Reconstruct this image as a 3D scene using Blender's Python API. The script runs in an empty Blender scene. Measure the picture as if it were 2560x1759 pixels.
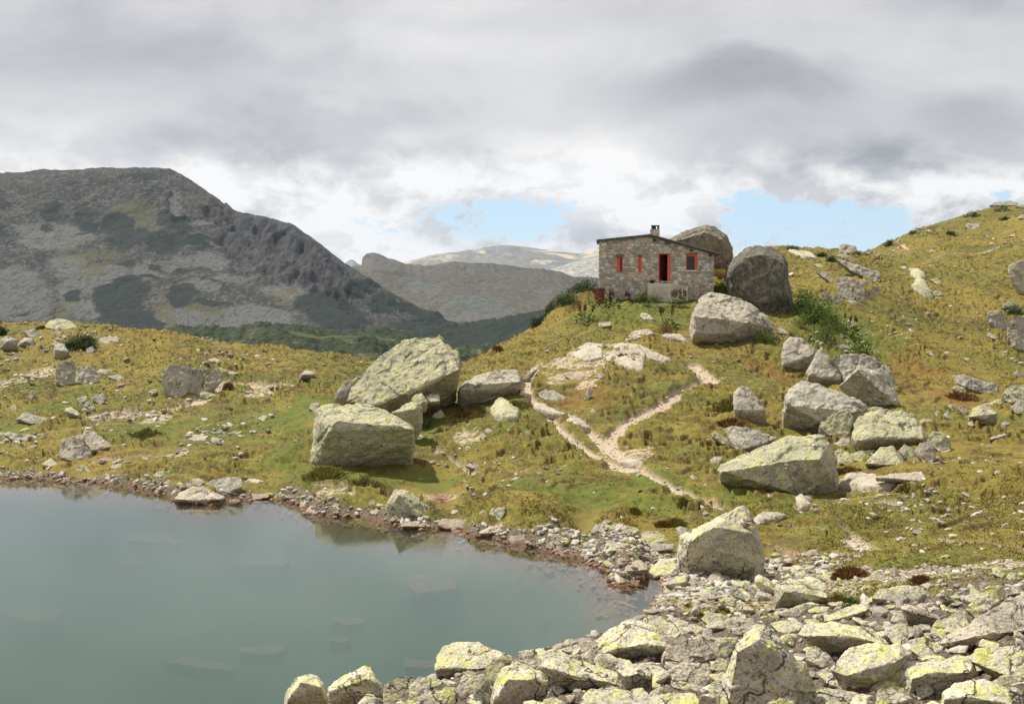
import bpy, bmesh, math, random
import numpy as np
from mathutils import Vector, Matrix, noise as mnoise
SC = bpy.context.scene
COL = SC.collection
R = math.radians

# ------------------------------------------------------------------ camera
FPX = 2745.0; CX, CY = 1280.0, 879.5; HOR = 716.0; CAMH = 7.2
PITCH = math.atan((CY-HOR)/FPX)
cam = bpy.data.cameras.new('camera'); camo = bpy.data.objects.new('camera', cam); COL.objects.link(camo)
cam.sensor_width = 36.0; cam.lens = 36.0*FPX/2560.0
cam.clip_start = 0.5; cam.clip_end = 30000
camo.location = (0, 0, CAMH); camo.rotation_euler = (math.pi/2-PITCH, 0, 0)
SC.camera = camo
SC.view_settings.view_transform = 'Standard'; SC.view_settings.look = 'None'
SC.view_settings.exposure = 0.35; SC.view_settings.gamma = 1.0
SC.cycles.max_bounces = 8; SC.cycles.transparent_max_bounces = 12; SC.cycles.volume_bounces = 1

# ------------------------------------------------------------------ node helper
class NT:
    def __init__(s, tree):
        s.t = tree; s.n = tree.nodes; s.l = tree.links
    def node(s, typ, **kw):
        n = s.n.new(typ)
        for k, v in kw.items(): setattr(n, k, v)
        return n
    def put(s, sock, v):
        if isinstance(v, bpy.types.NodeSocket): s.l.new(v, sock)
        elif v is not None: sock.default_value = v
    def m(s, op, a, b=None, c=None, clamp=False):
        n = s.node('ShaderNodeMath', operation=op, use_clamp=clamp)
        s.put(n.inputs[0], a); s.put(n.inputs[1], b)
        if c is not None: s.put(n.inputs[2], c)
        return n.outputs[0]
    def mix(s, f, a, b, blend='MIX'):
        n = s.node('ShaderNodeMix', data_type='RGBA', blend_type=blend)
        s.put(n.inputs['Factor'], f)
        for sock, v in ((n.inputs[6], a), (n.inputs[7], b)):
            if isinstance(v, (tuple, list)) and len(v) == 3: v = (*v, 1)
            s.put(sock, v)
        return n.outputs[2]
    def noise(s, vec, scale, detail=4, rough=.55, dist=0, out=0):
        n = s.node('ShaderNodeTexNoise'); s.put(n.inputs['Vector'], vec)
        n.inputs['Scale'].default_value = scale; n.inputs['Detail'].default_value = detail
        n.inputs['Roughness'].default_value = rough; n.inputs['Distortion'].default_value = dist
        return n.outputs[out]
    def step(s, v, lo, hi):
        n = s.node('ShaderNodeMapRange', interpolation_type='SMOOTHSTEP')
        s.put(n.inputs[0], v); n.inputs[1].default_value = lo; n.inputs[2].default_value = hi
        return n.outputs[0]
    def scalev(s, vec, sc):
        n = s.node('ShaderNodeVectorMath', operation='MULTIPLY'); s.put(n.inputs[0], vec); n.inputs[1].default_value = sc
        return n.outputs[0]
    def pos(s): return s.node('ShaderNodeNewGeometry').outputs['Position']
    def attr(s, name): return s.node('ShaderNodeAttribute', attribute_name=name).outputs['Fac']

def material(name):
    m = bpy.data.materials.new(name); m.use_nodes = True
    t = NT(m.node_tree); b = t.n['Principled BSDF']
    b.inputs['Specular IOR Level'].default_value = .25
    b.inputs['Roughness'].default_value = .9
    return m, t, b
def bump(t, b, h, strength=.5, dist=.05):
    n = t.node('ShaderNodeBump'); n.inputs['Strength'].default_value = strength; n.inputs['Distance'].default_value = dist
    t.put(n.inputs['Height'], h); t.l.new(n.outputs[0], b.inputs['Normal'])

# ------------------------------------------------------------------ world sky with cloud deck
SUN_DIR = Vector((-0.46, 0.26, 0.85)).normalized()       # towards the sun
sun_el = math.asin(SUN_DIR.z); sun_az = math.atan2(SUN_DIR.x, SUN_DIR.y)
w = bpy.data.worlds.new('World'); SC.world = w; w.use_nodes = True
T = NT(w.node_tree); T.n.clear()
out = T.node('ShaderNodeOutputWorld')
sky = T.node('ShaderNodeTexSky', sky_type='NISHITA'); sky.sun_disc = False
sky.sun_elevation = sun_el; sky.sun_rotation = sun_az; sky.altitude = 2400; sky.ozone_density = 1.5
bgs = T.node('ShaderNodeBackground'); T.l.new(sky.outputs[0], bgs.inputs[0]); bgs.inputs[1].default_value = 0.095
tc = T.node('ShaderNodeTexCoord').outputs['Generated']
sep = T.node('ShaderNodeSeparateXYZ'); T.l.new(tc, sep.inputs[0])
X, Y, Z = sep.outputs
yy = T.m('MAXIMUM', Y, .08); U = T.m('DIVIDE', X, yy); W = T.m('DIVIDE', Z, yy)
zz = T.m('ADD', T.m('MAXIMUM', Z, 0.0), .13)
cmb = T.node('ShaderNodeCombineXYZ'); T.put(cmb.inputs[0], T.m('DIVIDE', X, zz)); T.put(cmb.inputs[1], T.m('DIVIDE', Y, zz))
deck = cmb.outputs[0]
cn1 = T.noise(deck, .55, 5, .5, .3)
cu = T.node('ShaderNodeCombineXYZ'); T.put(cu.inputs[0], U); T.put(cu.inputs[1], W)
cn2 = T.noise(T.scalev(cu.outputs[0], (1, 2.0, 1)), 4.2, 6, .58, .6)
puff = T.noise(T.scalev(cu.outputs[0], (1, 1.7, 1)), 16, 7, .62, .2)
puff2 = T.noise(T.scalev(cu.outputs[0], (1, 1.6, 1)), 5, 5, .6, .3)
warpu = T.m('ADD', U, T.m('MULTIPLY', T.m('SUBTRACT', cn2, .5), .16))
warpw = T.m('ADD', W, T.m('ADD', T.m('MULTIPLY', T.m('SUBTRACT', cn1, .5), .10), T.m('MULTIPLY', T.m('SUBTRACT', puff2, .5), .09)))
def blob(px, py, rx, ry, warp=True):
    u0 = (px-CX)/FPX; w0 = (HOR-py)/FPX
    a = T.m('DIVIDE', T.m('SUBTRACT', warpu if warp else U, u0), rx*1.35/FPX)
    b = T.m('DIVIDE', T.m('SUBTRACT', warpw if warp else W, w0), ry*1.35/FPX)
    return T.m('SUBTRACT', 1.0, T.m('ADD', T.m('MULTIPLY', a, a), T.m('MULTIPLY', b, b)))
tone = T.m('ADD', .45, T.m('MULTIPLY', cn1, .50))
tone = T.m('ADD', tone, T.m('MULTIPLY', T.m('SUBTRACT', cn2, .5), .42))
for px, py, rx, ry, am in [(165,130,420,90,-.12),(606,350,330,66,-.20),(900,280,280,50,-.13),(1803,237,330,75,-.19),
        (2180,425,280,48,-.20),(2440,320,230,80,-.13),(2380,30,260,45,-.12),(560,180,400,50,-.06),(1350,40,500,40,-.04),
        (1445,400,260,80,.24),(2360,480,230,48,.26),(560,450,230,50,.22),(1047,465,280,50,.24),(937,570,150,80,.22),
        (275,315,260,40,.06),(40,400,160,50,.10),(1560,500,280,80,.20),(1200,110,400,50,.05),(2000,140,400,40,.04)]:
    g = T.m('MAXIMUM', blob(px, py, rx, ry), 0.0); g = T.m('MULTIPLY', g, g)
    tone = T.m('ADD', tone, T.m('MULTIPLY', g, am))
low = T.step(W, .155, .06)
tone = T.m('ADD', tone, T.m('MULTIPLY', T.m('SUBTRACT', puff2, .5), .22))
tone = T.m('ADD', tone, T.m('MULTIPLY', low, T.m('MAXIMUM', T.m('MULTIPLY', T.m('SUBTRACT', puff, .455), 2.4), -.09)))
tone = T.m('MULTIPLY', T.m('MINIMUM', T.m('MAXIMUM', tone, .38), .99), .79)
ccol = T.mix(T.step(tone, .33, .72), (.90, .92, 1.0), (1.0, .985, .975))
bgc = T.node('ShaderNodeBackground'); T.put(bgc.inputs[0], ccol); T.put(bgc.inputs[1], tone)
gap = T.m('MAXIMUM', blob(1255,552,205,52,False), blob(2010,566,235,60,False))
gap = T.m('MAXIMUM', gap, blob(2480,560,90,60,False))
gap = T.m('ADD', gap, T.m('MULTIPLY', T.m('SUBTRACT', puff2, .5), 3.8))
gap = T.m('ADD', gap, T.m('MULTIPLY', T.m('SUBTRACT', puff, .5), 4.2))
gap = T.step(gap, .05, .55)
# pale wash of thin cloud over the open sky
bgw = T.node('ShaderNodeBackground'); bgw.inputs[0].default_value = (.56, .80, 1.0, 1); bgw.inputs[1].default_value = .81
blue = T.node('ShaderNodeMixShader'); blue.inputs[0].default_value = .70; T.l.new(bgs.outputs[0], blue.inputs[1]); T.l.new(bgw.outputs[0], blue.inputs[2])
mx = T.node('ShaderNodeMixShader'); T.put(mx.inputs[0], gap); T.l.new(bgc.outputs[0], mx.inputs[1]); T.l.new(blue.outputs[0], mx.inputs[2])
T.l.new(mx.outputs[0], out.inputs[0])

sl = bpy.data.lights.new('sun', 'SUN'); sl.energy = 5.0; sl.angle = R(2.0); sl.color = (1.0, .955, .87)
so = bpy.data.objects.new('sun', sl); COL.objects.link(so)
so.rotation_euler = (-SUN_DIR).to_track_quat('-Z', 'Y').to_euler(); so.location = (-60, 0, 120)

# ------------------------------------------------------------------ geometry helpers
rng = np.random.default_rng(7)
def tag(o, label=None, cat=None, group=None, kind=None):
    if label: o['label'] = label
    if cat: o['category'] = cat
    if group: o['group'] = group
    if kind: o['kind'] = kind
    return o
def new_obj(name, me, mat=None, parent=None, loc=None):
    o = bpy.data.objects.new(name, me); COL.objects.link(o)
    if mat and me: me.materials.append(mat)
    if parent: o.parent = parent
    if loc is not None: o.location = loc
    return o
def np_mesh(name, V, F, smooth=True, attrs=None):
    """V (n,3), F (m,k) same-size faces"""
    V = np.ascontiguousarray(V, dtype=np.float32); F = np.ascontiguousarray(F, dtype=np.int32)
    me = bpy.data.meshes.new(name); n, k = F.shape
    me.vertices.add(len(V)); me.vertices.foreach_set('co', V.ravel())
    me.loops.add(n*k); me.loops.foreach_set('vertex_index', F.ravel())
    me.polygons.add(n); me.polygons.foreach_set('loop_start', np.arange(0, n*k, k, dtype=np.int32))
    me.polygons.foreach_set('use_smooth', np.full(n, smooth))
    for an, av in (attrs or {}).items():
        a = me.attributes.new(an, 'FLOAT', 'POINT'); a.data.foreach_set('value', np.ascontiguousarray(av, dtype=np.float32).ravel())
    me.update(calc_edges=True)
    return me
_P = np.random.default_rng(3).permutation(256); _P = np.concatenate([_P, _P, _P])
_G = np.random.default_rng(4).normal(size=(256, 3)); _G /= np.linalg.norm(_G, axis=1)[:, None]
_G2 = np.random.default_rng(5).uniform(0, 2*np.pi, 256); _GC = np.cos(_G2).astype(np.float32); _GS = np.sin(_G2).astype(np.float32)
_P32 = _P.astype(np.int32); _G32 = _G.astype(np.float32)
def pn(x, y, z=0.0):
    """vectorised gradient noise, about -0.7..0.7"""
    if np.ndim(z) == 0:      # planar slice
        x = np.asarray(x, np.float32); y = np.asarray(y, np.float32)
        x, y = np.broadcast_arrays(x, y); k = int(abs(z)*7.3) & 255; x = x+np.float32(z*1.7)
        x0 = np.floor(x); y0 = np.floor(y); xf = x-x0; yf = y-y0; xi = x0.astype(np.int32) & 255; yi = y0.astype(np.int32) & 255
        u = xf*xf*xf*(xf*(xf*6-15)+10); v = yf*yf*yf*(yf*(yf*6-15)+10)
        A = _P32[_P32[xi+k & 255]+yi]; B = _P32[_P32[(xi+k & 255)+1]+yi]; A1 = _P32[_P32[xi+k & 255]+yi+1]; B1 = _P32[_P32[(xi+k & 255)+1]+yi+1]
        a = _GC[A]*xf+_GS[A]*yf; b = _GC[B]*(xf-1)+_GS[B]*yf; c = _GC[A1]*xf+_GS[A1]*(yf-1); d = _GC[B1]*(xf-1)+_GS[B1]*(yf-1)
        a += u*(b-a); c += u*(d-c); return a+v*(c-a)
    x, y, z = np.broadcast_arrays(np.asarray(x, np.float32), np.asarray(y, np.float32), np.asarray(z, np.float32))
    xi = np.floor(x).astype(np.int32); yi = np.floor(y).astype(np.int32); zi = np.floor(z).astype(np.int32)
    xf = x-xi; yf = y-yi; zf = z-zi; xi &= 255; yi &= 255; zi &= 255
    f = lambda t: t*t*t*(t*(t*6-15)+10)
    u, v, w_ = f(xf), f(yf), f(zf); r = 0
    for dx in (0, 1):
        wx = u if dx else 1-u
        for dy in (0, 1):
            wy = v if dy else 1-v
            for dz in (0, 1):
                wz = w_ if dz else 1-w_
                h = _P32[_P32[_P32[xi+dx]+yi+dy]+zi+dz]; g = _G32[h]
                r = r + wx*wy*wz*(g[..., 0]*(xf-dx)+g[..., 1]*(yf-dy)+g[..., 2]*(zf-dz))
    return r
def fbm(x, y, z=0.0, o=4, g=.5):
    a, s, r = 1.0, 1.0, 0
    for i in range(o):
        r = r+a*pn(x*s+i*17.3, y*s-i*9.1, np.asarray(z)*s+i*5.7); a *= g; s *= 2.03
    return r
def sstep(v, a, b):
    t = np.clip((v-a)/(b-a), 0, 1); return t*t*(3-2*t)

_cp, _sp = math.cos(PITCH), math.sin(PITCH)
def ray(px, py):
    a = (px-CX)/FPX; b = (CY-py)/FPX
    return np.array([a, _cp+b*_sp, -_sp+b*_cp])
def at(px, py, d):
    r = ray(px, py); return np.array([r[0]*d/r[1], d, CAMH+r[2]*d/r[1]])
D2 = 2560/2323.0
REG = dict(D=(0,0,D2), S=(0,0,1.0), A=(0,400,.3759), B=(850,500,.3133), C=(1400,500,.3013), Q=(1900,480,.3258), E=(0,780,.3133),
           F=(700,780,.3759), G=(1250,800,.3447), H=(1850,820,.3133), I=(1460,540,.1593), J=(0,1150,.3874), K=(700,1200,.3502),
           L=(1350,1200,.3503), M=(1900,1200,.3503))
def P(reg, s):
    x0, y0, k = REG[reg]
    return [(x0+float(a)*k, y0+float(b)*k) for a, b in (t.split(',') for t in s.split())]

# ------------------------------------------------------------------ terrain height from surveyed points
ctl = []   # (u, ln d, z)
def cpx(dx, dy, d, dz=0):
    p = at(dx*D2, dy*D2, d); ctl.append((p[0]/d, math.log(d), p[2]+dz))
def cw(dx, d, z): ctl.append(((dx*D2-CX)/FPX, math.log(d), z))
def dshore(dx, dy):
    r = ray(dx*D2, dy*D2); return -CAMH*r[1]/r[2]
for dx, dy in [(-250,1083),(-120,1084),(0,1087),(130,1092),(250,1103),(340,1115),(400,1138),(470,1146),(560,1134),(640,1136),(700,1166),
               (780,1170),(870,1186),(960,1200),(1080,1216),(1160,1232),(1240,1252),(1310,1266),(1370,1287),(1430,1328)]:
    d = dshore(dx, dy); cw(dx, d, 0); cw(dx, d*1.04, .42)
    if dx < 1300: cw(dx, d*.955, -1.15); cw(dx, d*.86, -2.7)
for dx, dy in [(1475,1392),(1400,1432),(1300,1462),(1200,1492),(1100,1512),(980,1545),(850,1600),(700,1640),(500,1800),(200,2000),(-100,2150)]:
    d = dshore(dx, dy); cw(dx, d, 0); cw(dx, d*.94, .38); cw(dx, d*1.07, -.6)
for dx in (-200, 100, 400, 700): cw(dx, 28, -3.4); cw(dx, 23, -3.2)
cw(1000,27,-2.4); cw(1200,26,-1.9); cw(900,24,-2.2); cw(600,32,-2.6); cw(200,34,-2.9); cw(1330,25.6,-.75)
cpx(1560,1375,24.3,.30); cpx(1505,1372,24.8,.25); cpx(1530,1335,26.0,.25); cw(1600,26,.35)
# far bank, left meadow
for a in [(0,1040,44),(150,1045,43.2),(350,1060,41),(560,1085,38.8),(620,1000,46),(200,960,50.5),(0,960,51),(60,900,56),(450,970,49),(700,1000,45.5),
          (0,830,66),(130,880,59.5),(300,880,58),(420,912,55),(500,905,55.5),(430,838,58.5),(640,878,57.5),(520,830,62.5),(250,800,66),(700,880,57),
          (-200,735,82),(-60,733,82),(60,732,80),(160,732,79),(280,748,76),(400,765,73),(500,777,71),(600,790,69.5),(700,803,67),(780,818,65),(840,834,62.5),(900,846,61),(970,846,60.5),
          # knoll
          (810,1062,40.6),(700,1060,40.8),(900,1060,40.9),(900,940,51),(1000,905,53),(1050,830,62),(1130,790,66),(1180,762,68.5),(1215,738,70),(1260,700,71.5),(1310,668,73),
          (1250,770,64),(1330,720,67.5),(1380,690,70),(1480,678,70.5),(1600,672,71),(1640,655,73),(1350,760,62.5),(1450,740,64.5),(1560,760,62.5),
          (1430,800,57.5),(1300,850,54),(1180,880,51.5),(1240,930,48),(1500,850,54),(1610,855,54.5),(1390,975,44.5),(1400,1045,40.2),(1250,1060,39),(1100,1060,39.8),
          (1060,950,48),(1530,1100,36.3),(1640,1155,33.4),(1300,1150,34.5),(1050,1120,37),(900,1120,37.2),(1000,1150,35.4),(1400,1180,32),(1700,1200,31),(1450,1200,31.5),(1320,1215,31),
          (1600,960,46.5),(1700,960,47),(1700,860,54),(1760,790,60),(1800,900,53),(1650,1060,39.5),(1800,1110,36.6),(1900,1100,37.6),(1950,1000,44.2),(1900,900,53.2),(2030,920,52),
          (1560,1250,29),(1700,1300,27),(1750,1220,30.4),(1900,1230,29),(2000,1150,32.5),(2150,1200,28.5),(2300,1250,24.5),
          (1700,680,71),(1640,640,78),(1630,600,84),(1800,700,70),(1780,640,78),(1860,690,69),(1990,680,71),(1930,600,84),(1850,590,88),(1800,565,94),(1740,560,95),(1900,568,100),(1960,575,108),
          (1900,770,64),(2000,760,65.5),(2100,800,63),(2200,850,58.5),(2200,930,51.5),(2250,965,47),(2150,960,46.5),(2323,960,49),(2323,1000,44),(2200,1050,38.5),(2323,1100,33),(2100,1000,42),
          (2323,860,58),(2323,760,68),(2200,760,68),(2323,660,80),(2150,660,80),(2000,620,86),(2323,560,97),(2150,560,98),(2050,590,97),
          (2000,556,112),(2060,530,116),(2130,503,120),(2200,482,124),(2090,517,118),(2165,491,122),(2260,468,127),(2323,466,128),(2180,540,108),(2260,520,111),(2450,440,130),(2600,420,130),(2500,700,78),(2500,900,55),(2500,1100,33)]:
    cpx(*a)
# foreground talus bank
for a in [(1550,1420,20.8),(1700,1400,20.5),(1700,1330,24.6),(1850,1350,22.5),(2000,1320,22.8),(2150,1330,21),(2323,1330,19.5),
          (1300,1500,17.6),(1500,1470,17.8),(1700,1470,16.6),(1900,1440,16.8),(2100,1420,16.2),(2323,1400,15.2),
          (1020,1560,16.8),(1200,1596,14.2),(1500,1560,14),(1700,1596,12.4),(1900,1530,13),(2100,1500,13),(2323,1480,12.6),(1000,1640,14.5),(700,1690,16.2),
          (2100,1620,10.4),(2323,1600,10),(2600,1400,14)]:
    cpx(*a)
for dx in (-400, 300, 1000, 1600, 2200, 2800): cw(dx, 5.2, 4.2); cw(dx, 3.0, 4.8)
cw(0, 9, 1.4); cw(500, 9, 1.6); cw(-300, 10, 1.0)
for dx, d, z in [(-100,16,-.5),(150,17,-.6),(150,13.5,.1),(350,15.5,.0),(500,16.5,-.1),(600,14,.8),(900,11,2.1),(1200,11.3,2.5),(1200,9,3.0),(1500,10.5,2.9),(1500,8.5,3.4),(1800,9.5,3.2),(1800,7.6,3.7),(2100,8.5,3.4),(2323,8,3.7),(2600,7.6,3.9)]: cw(dx, d, z)
# ground behind the crests
for dx in (-400,-200,0,200,400,600,800,1000):
    cw(dx, 98, 1.0 if dx < 500 else -2.6); cw(dx, 125, -5 if dx < 500 else -8); cw(dx, 170, -9.5)
for dx, d, z in [(1100,90,-4),(1200,94,-2),(1300,100,0),(1100,125,-11),(1250,130,-10),(1150,180,-16),(1400,85,6.3),(1500,90,6.2),(1600,95,7.5),(1450,130,-5),(1500,180,-15),
                 (1700,125,5),(1850,135,5),(1950,150,4),(1800,200,-5),(2050,150,7),(2200,160,9),(2323,165,10),(2600,170,12),(2323,220,2),(2000,220,2)]: cw(dx, d, z)
for d in (250, 330, 450):
    for dx in (-400, 0, 400, 700, 1000): cw(dx, d, -10.5 if dx < 900 else -15)
    for dx in (1300, 1700, 2100, 2600): cw(dx, d, -20)
C = np.array(ctl)
SU, SV = 3.2, 1.0
def _phi(r2): return .5*r2*np.log(r2+1e-12)
Cn = np.c_[C[:, 0]*SU, C[:, 1]*SV]; n = len(C)
r2 = ((Cn[:, None]-Cn[None])**2).sum(-1)
A = np.zeros((n+3, n+3)); A[:n, :n] = _phi(r2)+np.eye(n)*2e-4
A[:n, n:] = np.c_[np.ones(n), Cn]; A[n:, :n] = A[:n, n:].T
sol = np.linalg.solve(A, np.r_[C[:, 2], 0, 0, 0])
def H0(u, lv):
    shp = np.shape(u); q = np.c_[np.ravel(u)*SU, np.ravel(lv)*SV]; o = np.empty(len(q))
    for i in range(0, len(q), 20000):
        qq = q[i:i+20000]; d2 = ((qq[:, None]-Cn[None])**2).sum(-1)
        o[i:i+20000] = _phi(d2)@sol[:n]+sol[n]+qq@sol[n+1:]
    return o.reshape(shp)
# regular grid in (bearing, log distance)
U0, U1, V0, V1 = -.74, .80, math.log(3.0), math.log(450.0)
NU, NV = 1450, 1500
gu = np.linspace(U0, U1, NU)
def vmap(t):   # more rows over the visible meadow
    return t
gv = np.linspace(V0, V1, NV)
cu_ = np.linspace(U0, U1, 350); cv_ = np.linspace(V0, V1, 400)
Zc = H0(*np.meshgrid(cu_, cv_))
def bil(Zg, uax, vax, u, v):
    fu = np.clip((u-uax[0])/(uax[1]-uax[0]), 0, len(uax)-1.001); fv = np.clip((v-vax[0])/(vax[1]-vax[0]), 0, len(vax)-1.001)
    i = fu.astype(int); j = fv.astype(int); a = fu-i; b = fv-j
    return (Zg[j, i]*(1-a)+Zg[j, i+1]*a)*(1-b)+(Zg[j+1, i]*(1-a)+Zg[j+1, i+1]*a)*b
GU, GV = np.meshgrid(gu, gv)
GZ = bil(Zc, cu_, cv_, GU, GV)
GD = np.exp(GV); GX = GU*GD; GY = GD
def hit(px, py, dmin=6.0):
    """depth and point where the view ray meets the ground"""
    r = ray(px, py); u = r[0]/r[1]
    lv = np.linspace(math.log(dmin), V1, 3000); d = np.exp(lv)
    zg = bil(GZ, gu, gv, np.full_like(lv, u), lv); zr = CAMH+r[2]/r[1]*d
    k = np.nonzero(zr <= zg)[0]
    i = k[0] if len(k) else len(d)-1
    return d[i]
def ground(x, y):
    return float(bil(GZ, gu, gv, np.array([x/y]), np.array([math.log(y)]))[0])
# ------------------------------------------------------------------ ground marks: paths, bare patches, green patches
WOB = fbm(GX*1.3, GY*1.3, 4.2, 3)
WOB2 = fbm(GX*.75, GY*.75, 6.1, 4)
def mask_line(pts, width, zone=None):
    """soft mask round a polyline traced on the ground; width in metres"""
    Wp = []
    for px, py in pts:
        d = hit(px, py); p = at(px, py, d); Wp.append((p[0], p[1]))
    best = np.full(GX.shape, 9.0)
    for (x0, y0), (x1, y1) in zip(Wp[:-1], Wp[1:]):
        lo = min(y0, y1)-3; hi = max(y0, y1)+3
        j0 = max(0, np.searchsorted(gv, math.log(max(lo, 3.1)))); j1 = min(NV, np.searchsorted(gv, math.log(hi))+1)
        xs = GX[j0:j1]; ys = GY[j0:j1]; L2 = (x1-x0)**2+(y1-y0)**2+1e-9
        t = np.clip(((xs-x0)*(x1-x0)+(ys-y0)*(y1-y0))/L2, 0, 1)
        dd = np.hypot(xs-x0-t*(x1-x0), ys-y0-t*(y1-y0)); best[j0:j1] = np.minimum(best[j0:j1], dd)
    return sstep(best+WOB*.45*width, width, width*.62)
def mask_spot(px, py, rx, ry, k=.5):
    d0 = hit(px, py+ry); d1 = hit(px, py-ry); dm = hit(px, py)
    if d1 > dm*1.6: d1 = dm*1.25
    ym = (d0+d1)/2; rym = max((d1-d0)/2, .25); xm = (px-CX)/FPX*dm; rxm = rx/FPX*dm
    o = np.zeros_like(GX); ext = 1.9
    j0 = max(0, np.searchsorted(gv, math.log(max(ym-ext*rym, 3.1)))); j1 = min(NV, np.searchsorted(gv, math.log(ym+ext*rym))+1)
    q = ((GX[j0:j1]-xm)/rxm)**2+((GY[j0:j1]-ym)/rym)**2
    o[j0:j1] = sstep(q+WOB2[j0:j1]*k*2.2, 1.15, .72)
    return o
path = np.zeros_like(GX)
for pts, wd in [
    (P('G','250,330 190,470 200,540'), .28), (P('G','200,540 300,640 360,690 380,740 560,900 730,1000 860,1060'), .26),
    (P('G','330,640 480,690 600,760 690,840 770,930 840,990'), .26),(P('G','1400,330 1480,390 1530,430 1420,480'), .46),
    (P('G','1420,480 1300,530 1150,640 980,710 860,800 790,870 830,960 940,1010'), .40),
    (P('G','940,1040 1080,1120 1300,1230 1500,1320 1650,1390'), .25), (P('G','860,1060 960,1080'), .6),
    (P('M','180,320 400,340 560,370 620,375'), .20), (P('M','80,470 300,520 560,530 740,515'), .22), (P('M','640,400 700,440 760,480'), .3),
    (P('M','1100,400 1300,415 1500,440 1700,470 1884,480 2000,485'), .13), (P('M','250,200 420,230 520,235'), .16), (P('M','820,150 1000,150 1090,130'), .12),
    (P('E','740,1190 900,1160 1100,1130 1290,1140 1450,1100'), .18), (P('E','940,980 1200,990 1440,975'), .12), (P('E','1900,920 1990,860 2040,840'), .1),
    (P('E','700,910 850,860 1000,800 1240,790 1440,750 1600,720'), .30), (P('E','1800,560 1950,570 2234,595'), .55), (P('E','1600,690 1720,600 1800,560'), .6),
    (P('F','230,1140 400,1170 560,1180'), .16), (P('F','1020,910 1100,960 1200,1020 1330,1080'), .14),
    (P('Q','1000,1540 1010,1570'), .2), (P('Q','1330,505 1650,470 1850,410 2060,350'), .22),(P('Q','1040,430 1090,400 1130,440'), .2)]:
    path = np.maximum(path, mask_line(pts, wd))
worn = np.zeros_like(GX)      # thin soil, gravel and bare earth
for s in [('E',2060,660,110,50,.6),('E',900,840,160,40,.9),('E',1250,860,120,40,.9),('E',230,520,170,60,.9),('E',100,560,110,100,.9),('F',330,1200,130,28,.4),
          ('F',1260,830,110,45,.9),('G',1000,940,150,50,.9),('M',60,860,130,60,.6),('M',100,560,180,35,.7),('M',900,760,180,60,.8),('M',1350,800,200,60,.8),
          ('M',700,460,90,20,.9),('L',1600,860,120,80,.5),('H',580,1430,120,30,.8),('F',1050,1240,160,22,.7),('G',620,300,330,60,.9),('G',540,430,200,60,1.1),('E',1400,1120,100,20,.7),
          ('D',1560,1330,150,60,.5),('D',1900,1330,220,40,.7),('D',2150,1310,200,30,.8)]:
    x0, y0, k = REG[s[0]]; worn = np.maximum(worn, mask_spot(x0+s[1]*k, y0+s[2]*k, s[3]*k, s[4]*k, s[5]))
worn *= sstep(GD, 20, 24); green = np.zeros_like(GX)
for s in [('E',1150,1020,330,60,.8),('E',1850,950,330,140,.9),('E',500,750,200,100,1),('E',100,950,160,120,1),('F',350,1060,330,60,.8),('F',960,800,90,130,.8),
          ('G',1150,1180,260,80,.8),('L',900,180,260,80,.9),('F',120,700,170,160,.9),('D',1490,712,180,34,.9),('M',700,760,110,60,.7),('D',1900,750,110,70,.6),
          ('F',700,1090,500,60,.9),('G',700,1290,520,90,1),('F',80,950,150,90,.9),('D',1700,1130,120,40,.9),('E',1300,560,90,50,.8),('D',350,975,120,30,.7)]:
    x0, y0, k = REG[s[0]]; green = np.maximum(green, mask_spot(x0+s[1]*k, y0+s[2]*k, s[3]*k, s[4]*k, s[5]))
rust = np.zeros_like(GX)
for s in [('L',1550,90,130,50,1),('M',300,640,120,40,1),('H',1450,340,160,110,1.0),('H',1750,560,200,60,1.0),('H',250,370,180,90,.9),('G',600,470,200,60,1),
          ('D',1420,1265,200,22,.6),('H',1320,450,90,110,.8),('D',1320,900,80,30,1)]:
    x0, y0, k = REG[s[0]]; rust = np.maximum(rust, mask_spot(x0+s[1]*k, y0+s[2]*k, s[3]*k, s[4]*k, s[5]))
# stony debris: foreground talus bank and the shore belt
bank = sstep(GD+WOB*1.6-2.6*sstep(GU, .19, .14), 21.6, 20.0)*sstep(GZ, -.15, .15)
SHORE = [(q[0]*D2, q[1]*D2) for q in [(-150,1081),(0,1083),(130,1087),(250,1095),(340,1108),(400,1130),(470,1140),(560,1130),(640,1130),(700,1160),(780,1166),(870,1180),(960,1194),(1080,1210),(1160,1224),(1240,1244),(1310,1256),(1370,1275),(1440,1300),(1520,1320),(1620,1330),(1720,1310)]]
shore = np.maximum(mask_line(SHORE, .55), mask_line(SHORE[16:], 2.3))
stony = np.maximum(bank, shore*.9)
# dwarf pine scrub on the valley floor beyond the meadow
vn = fbm(GX/26, GY/40, 2.0, 4)
scrub = sstep(GD, 105, 135)*sstep(vn, -.22, -.05)*sstep(GU, .16, .10)
tuss = sstep(GD, 150, 110)*sstep(GZ, .1, .4)*(1-path)*(1-stony)
heath = sstep(fbm(GX/5, GY/6, 9.0, 3), -.25, .25)
r1 = 1-np.abs(fbm(GX*.42, GY*1.25+fbm(GX*.5, GY*.5, 1.0, 2), 0.5, 4))*2.2
r2_ = fbm(GX*2.6, GY*3.4, 3.3, 3)
far_ok = sstep(GD, 120, 60)
GZ += tuss*(1-.6*worn)*(heath*.22*np.clip(r1, 0, 1)**2 + r2_*.05*(.5+heath) + fbm(GX/3.1, GY/3.1, 5.5, 3)*.22)*(.45+.55*far_ok)
cc = GZ/.30+GY/2.2+fbm(GX*.30, GY*.22, 17.0, 4)*2.2+fbm(GX*1.1, GY*.9, 3.7, 2)*.12
fr_ = cc-np.floor(cc)
brk = sstep(fbm(GX*.42, GY*.5, 23.0, 4), -.12, .14)*tuss*(1-.7*worn)*(1-.55*green)
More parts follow.
